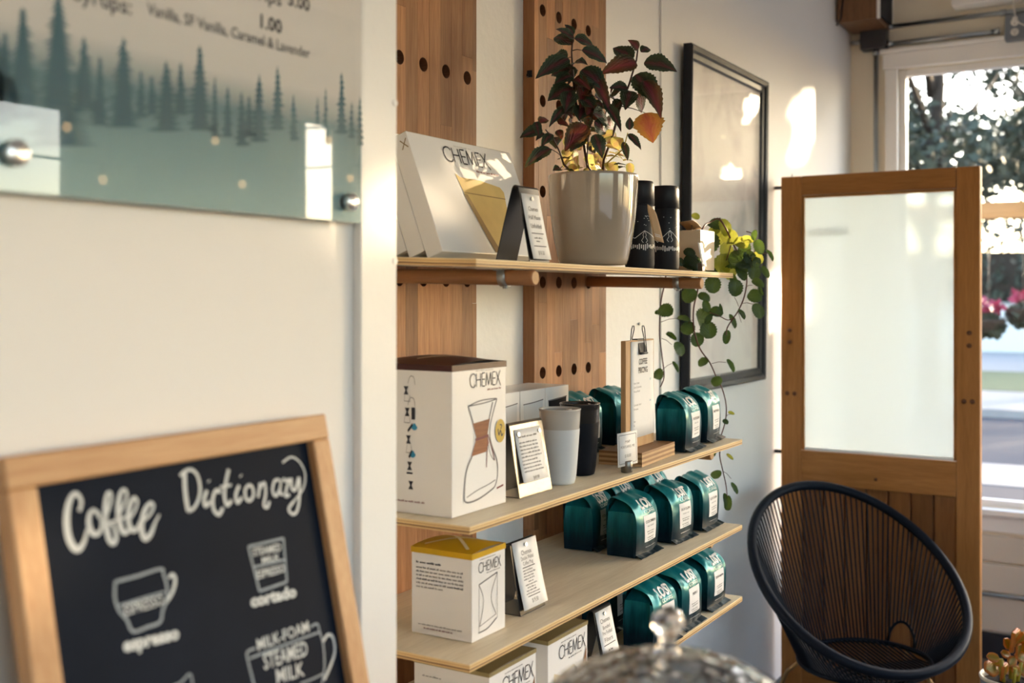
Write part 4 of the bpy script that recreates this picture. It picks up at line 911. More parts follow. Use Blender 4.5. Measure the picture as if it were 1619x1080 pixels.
card_stand('card_stand', 'black stand with a narrow price card, beside the gold-lidded boxes', 2.004, 0.078, 1.005, 1.03, 1.075, Z4, 0.122, M['black_metal'],
           {'rect': (0.004, 0.074, 0.002, 0.119, 0.0), 'text': [('T', 'Chemex', .093, .009, .042), ('T', 'Bonded', .080, .0075, .032), ('T', 'Pre Folded', .069, .0075, .042), ('T', 'Filters', .055, .0085, .036), ('L', .049, .052), ('B', .036, .004, .022, 41)]})
# small card in a steel puck beside the clipboard
p0 = Vector((2.070, 0.985, Z2+.0004))
r = thing('card_holder', 'little steel puck holding a bordered price card, before the clipboard', 'card holder', p0, math.radians(-4))
MB().lathe([(0, 0), (.0115, 0), (.0123, .001), (.0123, .022), (.0115, .0235), (0, .0235)], 24).build('puck', M['steel'], r)
cf = lambda u, v, e=0.0: Vector((u*1.42, -.003+.02*(v/.07)*.1-e, .014+v*1.08))
mb = MB(); mb.grid(lambda a, b: cf(-.029+.058*a, .064*b), 2, 2); c_ = mb.build('price_card', M['paper'], r, fix=False); sd = c_.modifiers.new('s', 'SOLIDIFY'); sd.thickness = .0005
mb = MB(); f2 = lambda u, v: cf(u, v, .0006)
for a, b in (((-.025, .005), (.025, .005)), ((.025, .005), (.025, .059)), ((.025, .059), (-.025, .059)), ((-.025, .059), (-.025, .005))): line(mb, a, b, .0009, f2)
write(mb, 'MAP', f2, 0, .043, .0055, width=.014); write(mb, 'PORTLAND, ME', f2, 0, .034, .0048, width=.040); write(mb, '$18.00', f2, 0, .016, .006, width=.018)
mb.build('card_print', M['ink_soft'], c_, fix=False)
p0 = Vector((2.505, 0.993, Z1(.99)+.0006))
r = thing('card_holder', 'small clip card leaning before the cream planter on the top shelf', 'card holder', p0, math.radians(0))
MB().box((0, 0, .010), (.020, .012, .020), bev=.001).build('clip_block', M['steel'], r)
mb = MB(); mb.grid(lambda a, b: Vector((-.014+.028*a+.006*b, -.0075+.014*b, .012+.057*b)), 2, 2); c_ = mb.build('price_card', M['paper'], r, fix=False); sd = c_.modifiers.new('s', 'SOLIDIFY'); sd.thickness = .0005
mb = MB(); f2 = lambda u, v: Vector((u+.006*v/.057, -.0082+.014*v/.057, .012+v)); blocks(mb, f2, -.006, .006, .026, .003, 5); blocks(mb, f2, -.006, .006, .020, .003, 6); blocks(mb, f2, -.006, .006, .036, .003, 7); mb.build('card_print', M['ink_soft'], c_, fix=False)

# ------------------------------------------------------------------ clipboard menu on a plywood foot
r = thing('menu_stand', 'wooden COFFEE PRICING clipboard standing in a layered plywood foot', 'menu stand', (2.247, 1.042, Z2+.0004), math.radians(4))
ft = MB(); 
for k in range(6): ft.box((0, 0, .0025+.005*k), (.212-.0006*(k % 2), .10-.0006*(k % 2), .0049), k % 2)
ft.build('foot', [plain('foot_ply_light', (.50, .31, .15), .5, var=.15, vscale=30), plain('foot_ply_dark', (.26, .13, .05), .5, var=.15, vscale=30)], r)
MB().box((0, 0, .148), (.176, .012, .238), bev=.0015).build('board', wood('menu_board_wood', (.40, .22, .09), (.56, .35, .17), 'Z', .45), r)
fr = lambda u, v, e=.0: Vector((u+.006, -.0066-e, v))
mb = MB(); mb.grid(lambda a, b: fr(-.067+.142*a, .052+.212*b, .0006+.004*(1-b)**3*math.sin(a*2.5)), 6, 8, 0, True); pg = mb.build('menu_sheet', M['paper'], r, fix=False); sd = pg.modifiers.new('s', 'SOLIDIFY'); sd.thickness = .0004
mb = MB(); f2 = lambda u, v: fr(u, v, .0016)
write(mb, 'COFFEE', f2, .006, .2125, .0125, width=.052, bold=.02); write(mb, 'PRICING', f2, .006, .1935, .0125, width=.056, bold=.02)
mb.build('menu_heading', M['ink'], pg, fix=False)
mb = MB()
for v, t in ((.170, 'Retro Dark'), (.161, 'Decaf Colombia'), (.152, 'House Blend')): write(mb, t, f2, -.052, v, .0044, align='L', width=.0034*len(t))
for v, t in ((.122, 'Colombia Narino'), (.113, 'Ethiopia Guji')): write(mb, t, f2, -.052, v, .0044, align='L', width=.0034*len(t))
for v, t in ((.086, 'Rwanda Kivu'), (.077, 'Ethiopia wild'), (.068, 'Colombia single lot')): write(mb, t, f2, -.052, v, .0044, align='L', width=.0034*len(t))
mb.build('menu_lines', M['ink_soft'], pg, fix=False)
mb = MB()
for v, t in ((.174, '15'), (.126, '16'), (.090, '18')): write(mb, t, f2, .052, v, .005, width=.008)
mb.build('menu_prices', M['ink_blue'], pg, fix=False)
cl = MB(); P_ = [(-.010, .0), (-.012, .030), (.012, .030), (.010, 0)]
for sg in (-1, 1):
    vs = [Vector((.004+u, (-.0085 if sg < 0 else .0085)+(-sg)*(.004*b)+sg*.004*(1-b), .237+.032*b)) for b in (0, 1) for u in (-.021, .021)]
    cl.add(vs, [(0, 1, 3, 2)])
    cl.tube([(-.017, sg*.0125, .237), (.025, sg*.0125, .237)], .0022, 8)
cl.add([(-.017, -.0045, .269), (.025, -.0045, .269), (.025, .0045, .269), (-.017, .0045, .269)], [(0, 1, 2, 3)])
o = cl.build('binder_clip', M['black_metal'], r); sd = o.modifiers.new('s', 'SOLIDIFY'); sd.thickness = .001; sd.offset = 0
for sg in (-1, 1):
    pts = [(-.005, sg*.013, .240), (-.002, sg*.011, .272), (-.005, sg*.008, .290), (-.002, sg*.007, .298), (.006, sg*.007, .298), (.009, sg*.008, .290), (.006, sg*.011, .272), (.009, sg*.013, .240)]
    MB().tube([(a*1.1+(.012 if sg < 0 else -.012), b, c2) for a, b, c2 in pts], .0011, 6).build('clip_wire', M['jbox'], o)
mb = MB().tube([(0, 0, 0), (0, -.006, 0)], .003, 10); mb.lathe([(0, .002), (.005, 0), (.0055, -.002), (0, -.003)], 12)
tag(MB().tube([(0, 0, 0), (0, -.004, 0), (0, -.006, 0)], [.003, .005, .003], 12).build('wall_screw', M['zinc'], None, ony(1009, 512, YW-.0005)), 'small screw head in the white wall above the clipboard', 'screw')

# ------------------------------------------------------------------ mugs and tumblers
def mug(label, c, body, band, h=.146, rt=.041, rb=.030):
    r = thing('travel_mug', label, 'mug', c, 0, 'tall travel mugs on the second shelf')
    zb_ = h*.735; rr = lambda z: rb+(rt-rb)*min(1, (z/h))**.8
    MB().lathe([(0, 0), (rb*.8, 0), (rb*.95, .002), (rb, .007)]+[(rr(z), z) for z in [zb_*k/6 for k in range(1, 7)]], 36).build('sleeve', body, r)
    MB().lathe([(rr(zb_)-.0006, zb_-.0005)]+[(rr(z)-.0004, z) for z in (zb_+.01, zb_+.025, h-.003)]+[(rt+.0006, h-.0015), (rt, h), (rt-.003, h), (rt-.004, h-.004), (rt-.005, zb_)], 36).build('ceramic_band', band, r)
    lid = MB().lathe([(rt-.0045, h-.0045), (rt-.006, h-.0035), (rt*.55, h-.0055), (rt*.25, h-.005), (0, h-.0052)], 36); lid.lathe([(rt-.0043, h-.002), (rt-.0045, h-.006)], 36); lid.box((rt*.35, -rt*.3, h-.0035), (.012, .006, .003), bev=.001)
    lid.build('lid', band, r)
mug('white-grey travel mug with glossy rim band, left of the dark mug', (1.876, 1.036, Z2+.0004), M['mug_white'], M['mug_band'])
mug('charcoal black travel mug behind the white mug', (1.995, 1.055, Z2+.0004), M['mug_black'], M['mug_black_band'], h=.146, rt=.0415, rb=.031)
def tumbler(label, c, tagged, ph):
    z0 = Z1(c[1])+.0008; r = thing('tumbler', label, 'tumbler', (c[0], c[1], z0), 0, 'black tumblers on the top shelf'); R_ = .0335; h = .196
    MB().lathe([(0, 0), (R_-.003, 0), (R_-.001, .0015), (R_-.001, .006), (R_, .008), (R_, h-.056), (R_-.0008, h-.0545), (0, h-.0545)], 40).build('body', M['matte_black'], r)
    MB().lathe([(R_-.002, h-.0552), (R_-.002, h-.053), (R_-.0004, h-.052), (R_-.0008, h-.008), (R_-.004, h-.001), (R_-.007, h), (0, h)], 40).build('lid', M['matte_black'], r)
    fn = lambda u, v: Vector((math.cos(u/R_)*(R_+.0004), math.sin(u/R_)*(R_+.0004), v)); mb = MB(); q = random.Random(5+ph)
    n = 46; P = 2*PI*R_
    for k in range(n):                                                     # trunk marks round the body
        u = k*P/n; hh = q.uniform(.006, .014); zc_ = .048+q.uniform(-.002, .002); line(mb, (u, zc_-hh/2), (u, zc_+hh/2), .0021, fn)
    pk = [(u*P/8+q.uniform(-.004, .004), q.uniform(.078, .100) if u % 2 else q.uniform(.062, .070)) for u in range(9)]
    for a, b in zip(pk, pk[1:]): ribbon(mb, [a, ((a[0]+b[0])/2, (a[1]+b[1])/2), b], .0010, fn, 0, 3)
    for a in pk[1::2]:                                                     # snow caps
        for s_ in (-1, 1):
            z = [a, (a[0]+s_*.004, a[1]-.010), (a[0]+s_*.002, a[1]-.014), (a[0]+s_*.007, a[1]-.022), (a[0]+s_*.003, a[1]-.027)]
            for i in range(len(z)-1): line(mb, z[i], z[i+1], .0009, fn)
    for k in range(60):                                                    # snow
        u = q.uniform(0, P); v = q.uniform(.094, .122); line(mb, (u, v), (u+.0018, v), .0012, fn)
    mb.build('mountain_print', M['white_print'], r, fix=False)
    if tagged:
        t0 = tagged
        g = thing('hang_tag', 'brown kraft hang tag hooked between the two black tumblers', 'tag', (c[0], c[1], z0))
        rt_ = Vector((FS, -FC, 0)); cen = lambda b: at(1027+15*b**.8, 325+57*b, 2.395+.006*math.sin(b*3))-Vector((c[0], c[1], z0))
        def tf(a, b): return cen(b)+rt_*((a-.5)*(.0185+.003*b)*min(1, .5+b*3.5))+Vector((0, 0, -.006*(a-.5)))
        gm2 = MB(); gm2.grid(tf, 4, 10, 0, True); o_ = gm2.build('tag_card', M['kraft_tag'], g, fix=False); sd = o_.modifiers.new('s', 'SOLIDIFY'); sd.thickness = .0006
        b2 = MB(); 
        for v in (.80, .85): 
            for k in range(6): b2.add([tf(.2+.1*k, v)-Vector((FC, FS, 0))*.0008, tf(.27+.1*k, v)-Vector((FC, FS, 0))*.0008, tf(.27+.1*k, v+.025)-Vector((FC, FS, 0))*.0008, tf(.2+.1*k, v+.025)-Vector((FC, FS, 0))*.0008], [(0, 1, 2, 3)])
        b2.build('tag_print', M['white_print'], o_, fix=False)
        MB().loop_tube([Vector((math.cos(a)*(R_+.0008), math.sin(a)*(R_+.0008), h-.0535-.004*max(0, math.cos(a+.6)))) for a in [2*PI*k/32 for k in range(32)]], .0006, 6).build('cord', M['ink'], g)
tumbler('left black tumbler with mountain print, beside the big pot', (2.268, 1.047), True, 0)
tumbler('right black tumbler with mountain print, beside the cream planter', (2.398, 1.042), False, 3)

# ------------------------------------------------------------------ big potted coleus
pc = Vector((2.142, 1.100, Z1(1.10)+.0036))
pot = thing('potted_coleus', 'large coleus with dark maroon leaves in a glossy taupe pot', 'potted plant', pc)
RT, HP = .0985, .196
prof = [(0, 0), (.066, 0), (.073, .002), (.077, .012), (.085, .05), (.0915, .09), (.0955, .13), (.0975, .165), (RT, HP-.006), (RT, HP-.001), (RT-.001, HP), (RT-.004, HP), (RT-.006, HP-.004), (.088, HP-.02), (.086, HP-.035)]
MB().lathe(prof, 56).build('pot', M['pot'], pot)
MB().lathe([(.0865, HP-.026), (.05, HP-.02), (0, HP-.016)], 32).build('soil', M['soil'], pot)
ZPX, ZPY = 820, 20
def zp(u, v, dt=0.0): return at(ZPX+u/4, ZPY+v/4, 2.412+dt)-pc     # traced stems and leaves, spread in depth round the pot's axis
base = Vector((0, 0, HP-.022))
def stem(pts, r0, r1, mat=M['stem_dark']):
    n = len(pts); MB().tube(pts, [r0+(r1-r0)*i/(n-1) for i in range(n)], 7).build('stem', mat, pot)
stem([base+Vector((-.01, 0, 0)), zp(430, 940), zp(395, 720), zp(360, 560), zp(345, 420), zp(335, 250), zp(345, 130)], .0038, .0018)
stem([base+Vector((.02, -.01, 0)), zp(540, 930, .01), zp(595, 780, .02), zp(635, 620, .02), zp(700, 450, .02), zp(745, 300, .02), zp(757, 205, .02)], .0036, .0016)
stem([base+Vector((-.04, .0, 0)), zp(285, 960, -.02), zp(260, 880, -.03), zp(215, 790, -.04), zp(170, 740, -.05)], .0028, .0012)
stem([base+Vector((.03, -.03, 0)), zp(560, 950, -.03), zp(665, 860, -.05), zp(690, 760, -.06)], .0022, .001, M['stem_yellow'])
stem([base+Vector((0, -.02, 0)), zp(430, 960, -.05), zp(440, 800, -.06), zp(470, 640, -.05)], .0026, .001)
stem([base+Vector((.0, .03, 0)), zp(480, 900, .06), zp(520, 760, .07), zp(560, 600, .08)], .0026, .001)
LM = [leaf_mesh('coleus_leaf_%d' % k, M['coleus_red' if k == 2 else 'coleus'], .72, 1.0, .08+.10*k, .25, 10, teeth=10) for k in range(3)]
LL = [leaf_mesh('coleus_sunlit_%d' % k, M['coleus_lit'], .70, 1.0, .15+.1*k, .2, 10, teeth=9) for k in range(2)]
LO = leaf_mesh('coleus_orange', M['coleus_orange'], .72, 1.0, .12, .15, 10, teeth=11)
CAMV = -Vector((FC, FS, 0))
def leaf(b, t, w_, dt0=0.0, dt1=None, kind=0, up=0.9):
    dt1 = dt0 if dt1 is None else dt1
    B = zp(*b, dt0); T = zp(*t, dt1); L = (T-B).length; want = w_*1.18/4/FPX*2.41
    me = (LM[rnd.randrange(3)] if kind == 0 else (LL[rnd.randrange(2)] if kind == 1 else LO))
    f_ = (Vector((0, 0, up*.55))+CAMV*rnd.uniform(.7, 1.3)+Vector((rnd.uniform(-.25, .25), 0, 0)))
    place_leaf(me, pot, B, T, None, f_, 'leaf', wmul=max(.5, min(2.2, want/(L*.66))))
def petiole(a, b, d0=0, d1=0, mat=M['stem_dark']): MB().tube([zp(*a, d0), zp((a[0]+b[0])/2, (a[1]+b[1])/2-6, (d0+d1)/2), zp(*b, d1)], [.0013, .0010, .0008], 5).build('petiole', mat, pot)
big = [((342, 205), (215, 130), 95, 0, .04), ((345, 165), (243, 98), 66, 0, -.02), ((348, 140), (296, 68), 44, 0, .0), ((352, 165), (482, 208), 84, 0, .02), ((398, 238), (568, 312), 94, .0, .02),
       ((318, 292), (110, 402), 104, 0, -.04), ((310, 288), (178, 300), 105, 0, .05), ((338, 345), (198, 392), 92, .0, .03), ((335, 400), (230, 440), 84, 0, -.03), ((398, 360), (556, 470), 118, 0, -.03),
       ((440, 390), (592, 580), 76, .0, -.05), ((345, 480), (186, 545), 128, 0, -.03), ((330, 500), (296, 618), 96, -.02, -.05), ((392, 470), (474, 524), 62, 0, .02), ((478, 528), (556, 590), 84, .0, .05),
       ((545, 580), (655, 724), 34, -.02, -.06), ((655, 560), (575, 650), 84, .02, .05), ((757, 232), (710, 172), 54, .02, .0), ((772, 250), (836, 215), 56, .02, .04), ((748, 322), (532, 346), 120, .02, -.01),
       ((720, 300), (596, 212), 104, .02, .05), ((792, 318), (1002, 345), 124, .02, .0), ((738, 392), (880, 560), 130, .02, -.01), ((790, 430), (916, 622), 100, .0, -.04), ((690, 482), (584, 462), 74, .02, .0), ((640, 496), (572, 522), 54, .02, .04),
       ((705, 495), (676, 604), 96, .02, -.02), ((742, 520), (806, 628), 112, .02, .04), ((282, 606), (198, 704), 44, -.03, -.06), ((152, 742), (8, 775), 74, -.05, -.06), ((128, 700), (192, 656), 54, -.05, -.03),
       ((204, 862), (38, 956), 76, -.03, -.06), ((212, 768), (143, 842), 54, -.04, -.06), ((248, 704), (336, 690), 74, -.03, .0), ((250, 786), (228, 838), 84, -.03, .02), ((430, 712), (294, 838), 124, -.05, -.08),
       ((478, 690), (566, 764), 94, -.05, -.03), ((480, 770), (534, 908), 74, -.06, -.08), ((700, 742), (704, 658), 42, -.06, -.06), ((690, 768), (778, 862), 44, -.06, -.07), ((660, 818), (692, 934), 40, -.05, -.06),
       ((402, 560), (486, 640), 92, -.02, .03), ((380, 600), (300, 680), 100, .0, .05), ((470, 640), (580, 700), 110, -.05, .0), ((430, 650), (520, 560), 90, -.05, .03), ((470, 600), (390, 520), 84, -.05, -.02),
       ((350, 420), (440, 450), 70, 0, -.05), ((345, 330), (420, 300), 62, 0, -.06), ((400, 780), (330, 860), 100, -.04, -.07), ((560, 600), (470, 560), 80, .08, .1), ((540, 680), (620, 740), 96, .07, .09), ((520, 760), (600, 830), 90, .05, .02),
       ((580, 480), (590, 520), 40, .02, .03), ((340, 660), (320, 640), 50, -.02, -.03), ((264, 985), (222, 990), 46, -.03, -.05), ((300, 640), (352, 660), 50, 0, .03), ((110, 690), (130, 780), 46, -.05, -.07), ((160, 760), (108, 806), 30, -.05, -.06)]
for b, t, w_, d0, d1 in big: leaf(b, t, w_, d0, d1)
for k in range(24):
    u = rnd.gauss(430, 100); v = rnd.gauss(620, 150)
    if not (230 < u < 640 and 300 < v < 900): continue
    a = rnd.uniform(0, 2*PI); L = rnd.uniform(55, 110); leaf((u, v), (u+math.cos(a)*L, v+abs(math.sin(a))*L*.8), L*rnd.uniform(.6, .95), rnd.uniform(-.05, .07), rnd.uniform(-.06, .09), 1 if (v > 760 and rnd.random() < .6) else 0)
leaf((800, 634), (852, 814), 150, .02, .0, 2, .2)
petiole((340, 240), (398, 238)); petiole((340, 285), (310, 288)); petiole((640, 590), (800, 634), .02, .02); petiole((285, 920), (204, 862), -.02, -.03); petiole((300, 960), (264, 985)); petiole((330, 440), (300, 460))
lit = [((320, 870), (285, 960), 70), ((330, 900), (395, 985), 84), ((470, 900), (430, 985), 74), ((480, 890), (545, 1010), 96), ((560, 830), (640, 800), 80), ((600, 850), (660, 790), 80), ((570, 950), (612, 1015), 70), ((700, 950), (710, 1034), 44),
       ((430, 850), (480, 810), 60), ((360, 960), (330, 1030), 60), ((440, 980), (470, 1036), 66), ((540, 1000), (520, 1040), 60), ((520, 800), (470, 850), 60), ((300, 850), (340, 780), 60), ((395, 870), (420, 800), 60), ((610, 900), (690, 905), 44), ((620, 790), (560, 760), 60)]
for i, (b, t, w_) in enumerate(lit): leaf(b, t, w_, rnd.uniform(-.05, .05), rnd.uniform(-.06, .06), 1)
for k in range(22):
    a = rnd.uniform(0, 2*PI); rr_ = rnd.uniform(.015, .07); zz = HP+rnd.uniform(-.005, .055); B = Vector((rr_*math.cos(a), rr_*math.sin(a), zz)); T = B+Vector((math.cos(a+rnd.uniform(-.8, .8)), math.sin(a+rnd.uniform(-.8, .8)), rnd.uniform(-.3, .4))).normalized()*rnd.uniform(.02, .036)
    place_leaf(LL[k % 2] if k % 3 else LM[0], pot, B, T, None, (0, 0, 1), 'leaf')

# ------------------------------------------------------------------ trailing plant in the cream planter
pl = Vector((2.592, 1.058, Z1(1.058)+.003))
ivy = thing('trailing_plant', 'trailing plant with round green leaves in a square cream planter', 'potted plant', pl)
mb = MB(); W_ = .046
mb.add([(-W_, -W_, 0), (W_, -W_, 0), (W_, W_, 0), (-W_, W_, 0), (-W_, -W_, .098), (W_, -W_, .098), (W_, W_, .098), (-W_, W_, .098)]+[(s1_*(W_-.003), s2_*(W_-.003), .098) for s1_, s2_ in ((-1, -1), (1, -1), (1, 1), (-1, 1))]+[(s1_*(W_-.003), s2_*(W_-.003), .07) for s1_, s2_ in ((-1, -1), (1, -1), (1, 1), (-1, 1))],
       [(0, 1, 5, 4), (1, 2, 6, 5), (2, 3, 7, 6), (3, 0, 4, 7), (0, 3, 2, 1), (4, 5, 9, 8), (5, 6, 10, 9), (6, 7, 11, 10), (7, 4, 8, 11), (8, 9, 13, 12), (9, 10, 14, 13), (10, 11, 15, 14), (11, 8, 12, 15)])
mb.build('planter', M['cream'], ivy)
MB().box((0, 0, .075), (.084, .084, .008)).build('soil', M['soil'], ivy)
r = thing('care_card', 'brown folded care card lying over the cream planter', 'card', pl+Vector((0, 0, 0)))
mb = MB(); mb.grid(lambda a, b: Vector((-.070+.085*a, -.035+.04*b+.01*a, .121-.016*a-.004*b+.004*math.sin(a*3))), 6, 2); o = mb.build('card', M['kraft'], r, fix=False); sd = o.modifiers.new('s', 'SOLIDIFY'); sd.thickness = .0012
MB().tube([(-.02, -.015, .078), (-.02, -.012, .112)], .0012, 6).build('stake', M['stem_dark'], r)
XV = 2.742
def vp(px, py, dx=0.0): return onx(px, py, XV+dx)-pl
def vine(pts, r0=.0016, r1=.0010, mat=None, start=None):
    P_ = [vp(*p) for p in pts]
    if start is not None: P_ = [Vector(s_) for s_ in start]+P_
    # smooth the run
    Q = []
    for i in range(len(P_)-1):
        p0_, p1_, p2_, p3_ = P_[max(i-1, 0)], P_[i], P_[i+1], P_[min(i+2, len(P_)-1)]
        for k in range(4):
            t = k/4; Q.append(0.5*((2*p1_)+(p2_-p0_)*t+(2*p0_-5*p1_+4*p2_-p3_)*t*t+(3*p1_-p0_-3*p2_+p3_)*t**3))
    Q.append(P_[-1]); n = len(Q)
    MB().tube(Q, [1.5*(r0+(r1-r0)*i/(n-1)) for i in range(n)], 6).build('vine', mat or M['stem_red'], ivy)
rim = [(0.02, -.01, .08), (.03, 0, .115)]
vine([(1052, 442), (1046, 470), (1044, 490), (1043, 530), (1047, 565), (1050, 595), (1044, 612)], start=[(-.01, .03, .08), (.02, .07, .11), (.09, .10, .06)])
vine([(1104, 452), (1098, 480), (1096, 500), (1098, 525), (1107, 552), (1122, 573), (1133, 597), (1142, 615), (1148, 640), (1147, 665), (1139, 692)], start=[(.01, 0, .08), (.05, .01, .115), (.115, .02, .06)])
vine([(1122, 352, -.05), (1136, 346, -.03), (1148, 362, -.02), (1157, 382), (1166, 398), (1176, 415), (1181, 440), (1177, 468), (1168, 490), (1158, 505), (1150, 518), (1148, 530)], .0018, .001, None, [(0, -.02, .08), (.02, -.03, .112)])
vine([(1157, 382), (1172, 386), (1187, 378), (1196, 390), (1204, 400), (1216, 400)], .0012, .0008); vine([(1157, 382), (1152, 400), (1148, 412)], .0012, .0008)
vine([(1162, 503), (1150, 506), (1138, 500), (1122, 494)], .0010, .0007); vine([(1181, 430), (1190, 405), (1197, 385), (1190, 370), (1180, 366)], .0010, .0008)
vine([(1139, 705), (1138, 722), (1143, 745), (1148, 768), (1150, 790)], .0014, .0009, None, [vp(1139, 692)]); vine([(1183, 415), (1178, 402), (1186, 395), (1192, 410), (1184, 422)], .0008, .0006)
IV = {0: [leaf_mesh('round_leaf_%d' % k, M['ivy'], .96, .8, .08+.12*k, .22, 11, True) for k in range(2)], 1: [leaf_mesh('dark_round_leaf_%d' % k, M['ivy_dark'], .92, .8, .1+.1*k, .25, 11, True) for k in range(2)], 2: [leaf_mesh('sunlit_round_leaf', M['ivy_lit'], .96, .8, .1, .12, 8, True)]}
# centre x, y, length px, width/length, turn (degrees, 0 = tip to the right, 90 = tip down), tone
RL = [(1052, 492, 26, 1.0, 20, 0), (1040, 494, 12, .8, 170, 1), (1080, 504, 26, .5, 200, 0), (1087, 519, 28, .95, 120, 0), (1073, 552, 28, .8, 60, 0), (1120, 522, 32, 1.0, 70, 0), (1102, 537, 26, .95, 100, 0), (1113, 502, 34, .95, 160, 1), (1133, 493, 24, .9, 10, 1), (1117, 484, 22, .7, 250, 0),
      (1113, 470, 24, .8, 20, 0), (1090, 467, 30, 1.0, 150, 0), (1127, 450, 30, 1.0, 80, 0), (1162, 455, 32, .95, 80, 1), (1193, 468, 24, .9, 30, 0), (1198, 492, 30, .75, 60, 0), (1173, 497, 22, .5, 50, 1), (1158, 508, 28, .4, 65, 0), (1149, 533, 26, .6, 100, 1), (1112, 573, 22, .8, 160, 0),
      (1155, 578, 26, .4, 60, 0), (1133, 603, 22, .85, 150, 0), (1041, 592, 24, .7, 110, 0), (1061, 531, 20, .5, 30, 1), (1068, 580, 22, .35, 60, 0), (1210, 430, 24, .5, 60, 0), (1217, 403, 22, .4, 50, 0), (1192, 430, 28, .95, 80, 1), (1170, 411, 42, .75, 20, 1), (1156, 414, 38, .8, 200, 1),
      (1122, 384, 40, .9, 100, 0), (1140, 420, 46, .85, 110, 2), (1150, 426, 40, .8, 60, 2), (1133, 356, 30, .8, 20, 0), (1146, 360, 34, .7, 70, 2), (1153, 375, 32, .9, 40, 2), (1136, 374, 34, .9, 150, 2), (1128, 366, 28, .9, 170, 2), (1148, 396, 30, .9, 90, 2), (1177, 392, 26, .9, 100, 0), (1172, 384, 26, .9, 30, 2), (1181, 379, 24, .7, 200, 2),
      (1193, 372, 20, .6, 280, 0), (1200, 390, 26, .7, 70, 0), (1185, 408, 26, .9, 70, 1), (1100, 342, 16, .8, 20, 2), (1197, 408, 24, .8, 40, 2), (1178, 420, 26, .9, 120, 0), (1198, 447, 22, .6, 30, 0), (1203, 460, 20, .4, 70, 1), (1160, 442, 24, .6, 70, 1), (1172, 432, 28, .7, 60, 1), (1196, 415, 20, .8, 100, 1),
      (1110, 424, 26, .8, 20, 1), (1124, 430, 24, .7, 30, 1), (1147, 667, 12, .9, 30, 1), (1156, 653, 12, .5, 20, 2), (1125, 717, 18, .8, 160, 0), (1154, 722, 16, .4, 40, 2), (1132, 750, 22, .7, 150, 0), (1151, 796, 30, .5, 95, 1), (1161, 772, 24, .4, 60, 0), (1147, 790, 24, .4, 80, 1), (1120, 505, 20, .6, 300, 1), (1140, 486, 14, .4, 250, 1)]
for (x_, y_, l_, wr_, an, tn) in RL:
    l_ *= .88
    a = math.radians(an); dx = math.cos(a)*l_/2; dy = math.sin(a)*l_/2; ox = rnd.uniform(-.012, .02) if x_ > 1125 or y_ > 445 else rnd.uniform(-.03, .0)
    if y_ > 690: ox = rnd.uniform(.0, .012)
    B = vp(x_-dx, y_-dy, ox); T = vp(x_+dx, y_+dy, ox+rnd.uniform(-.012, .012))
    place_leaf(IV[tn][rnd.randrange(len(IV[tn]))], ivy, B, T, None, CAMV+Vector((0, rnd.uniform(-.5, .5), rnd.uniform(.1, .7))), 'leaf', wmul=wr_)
for (px, py, l_) in ((1090, 400, 18), (1094, 413, 26), (1100, 420, 26), (1106, 430, 22), (1088, 418, 20), (1074, 414, 14)):
    B = at(px-l_/2, py-4, 2.70)-pl; T = at(px+l_/2, py+5, 2.69)-pl; place_leaf(IV[1][0], ivy, B, T, None, CAMV+Vector((0, 0, .5)), 'leaf', wmul=.9)
for (a, b) in (((1044, 490), (1050, 484)), ((1043, 510), (1072, 503)), ((1046, 535), (1062, 545)), ((1047, 585), (1064, 574)), ((1097, 505), (1088, 512)), ((1125, 575), (1148, 573)), ((1172, 480), (1190, 481)), ((1178, 455), (1190, 451)), ((1168, 485), (1161, 470)), ((1166, 492), (1172, 510)), ((1143, 745), (1156, 757)), ((1147, 660), (1155, 655))):
    MB().tube([vp(*a), (vp(*a)+vp(*b))/2+Vector((0, 0, .003)), vp(*b)], .0007, 5).build('petiole', M['stem_red'], ivy)

# ------------------------------------------------------------------ black picture frame
fo = Vector((3.202, YW-.0205, 1.298)); FW, FHt = .743, 1.092
r = thing('picture_frame', 'large black framed pale print on the white wall behind the shelves', 'picture frame', fo)
r.rotation_euler = (math.radians(0.6), 0, 0)
def rail(a, b, wd, name='frame_rail'):
    a = Vector(a); b = Vector(b); d = (b-a); L = d.length; d.normalize(); inn = Vector((-d.z, 0, d.x))   # inward
    prof = [(0, .016), (0, -.010), (.006, -.014), (.018, -.010), (.024, -.003), (wd-.006, -.001), (wd, .004), (wd, .016)]
    vs = []
    for base_, off in ((a, 1), (b, -1)):
        for (i_, y_) in prof: vs.append(base_+inn*i_+d*(i_*off)+Vector((0, y_, 0)))
    n = len(prof); MB().add(vs, [(k, (k+1) % n, n+(k+1) % n, n+k) for k in range(n)]+[tuple(range(n)), tuple(range(2*n-1, n-1, -1))]).build(name, M['black_frame'], r)
rail((0, 0, 0), (FW, 0, 0), .045); rail((FW, 0, 0), (FW, 0, FHt), .045); rail((FW, 0, FHt), (0, 0, FHt), .045); rail((0, 0, FHt), (0, 0, 0), .045)
MB().box((FW/2, .009, FHt/2), (FW-.08, .004, FHt-.08)).build('art_print', M['art'], r)
MB().box((FW/2, .0045, FHt/2), (FW-.085, .002, FHt-.085)).build('picture_glass', M['picture_glass'], r)

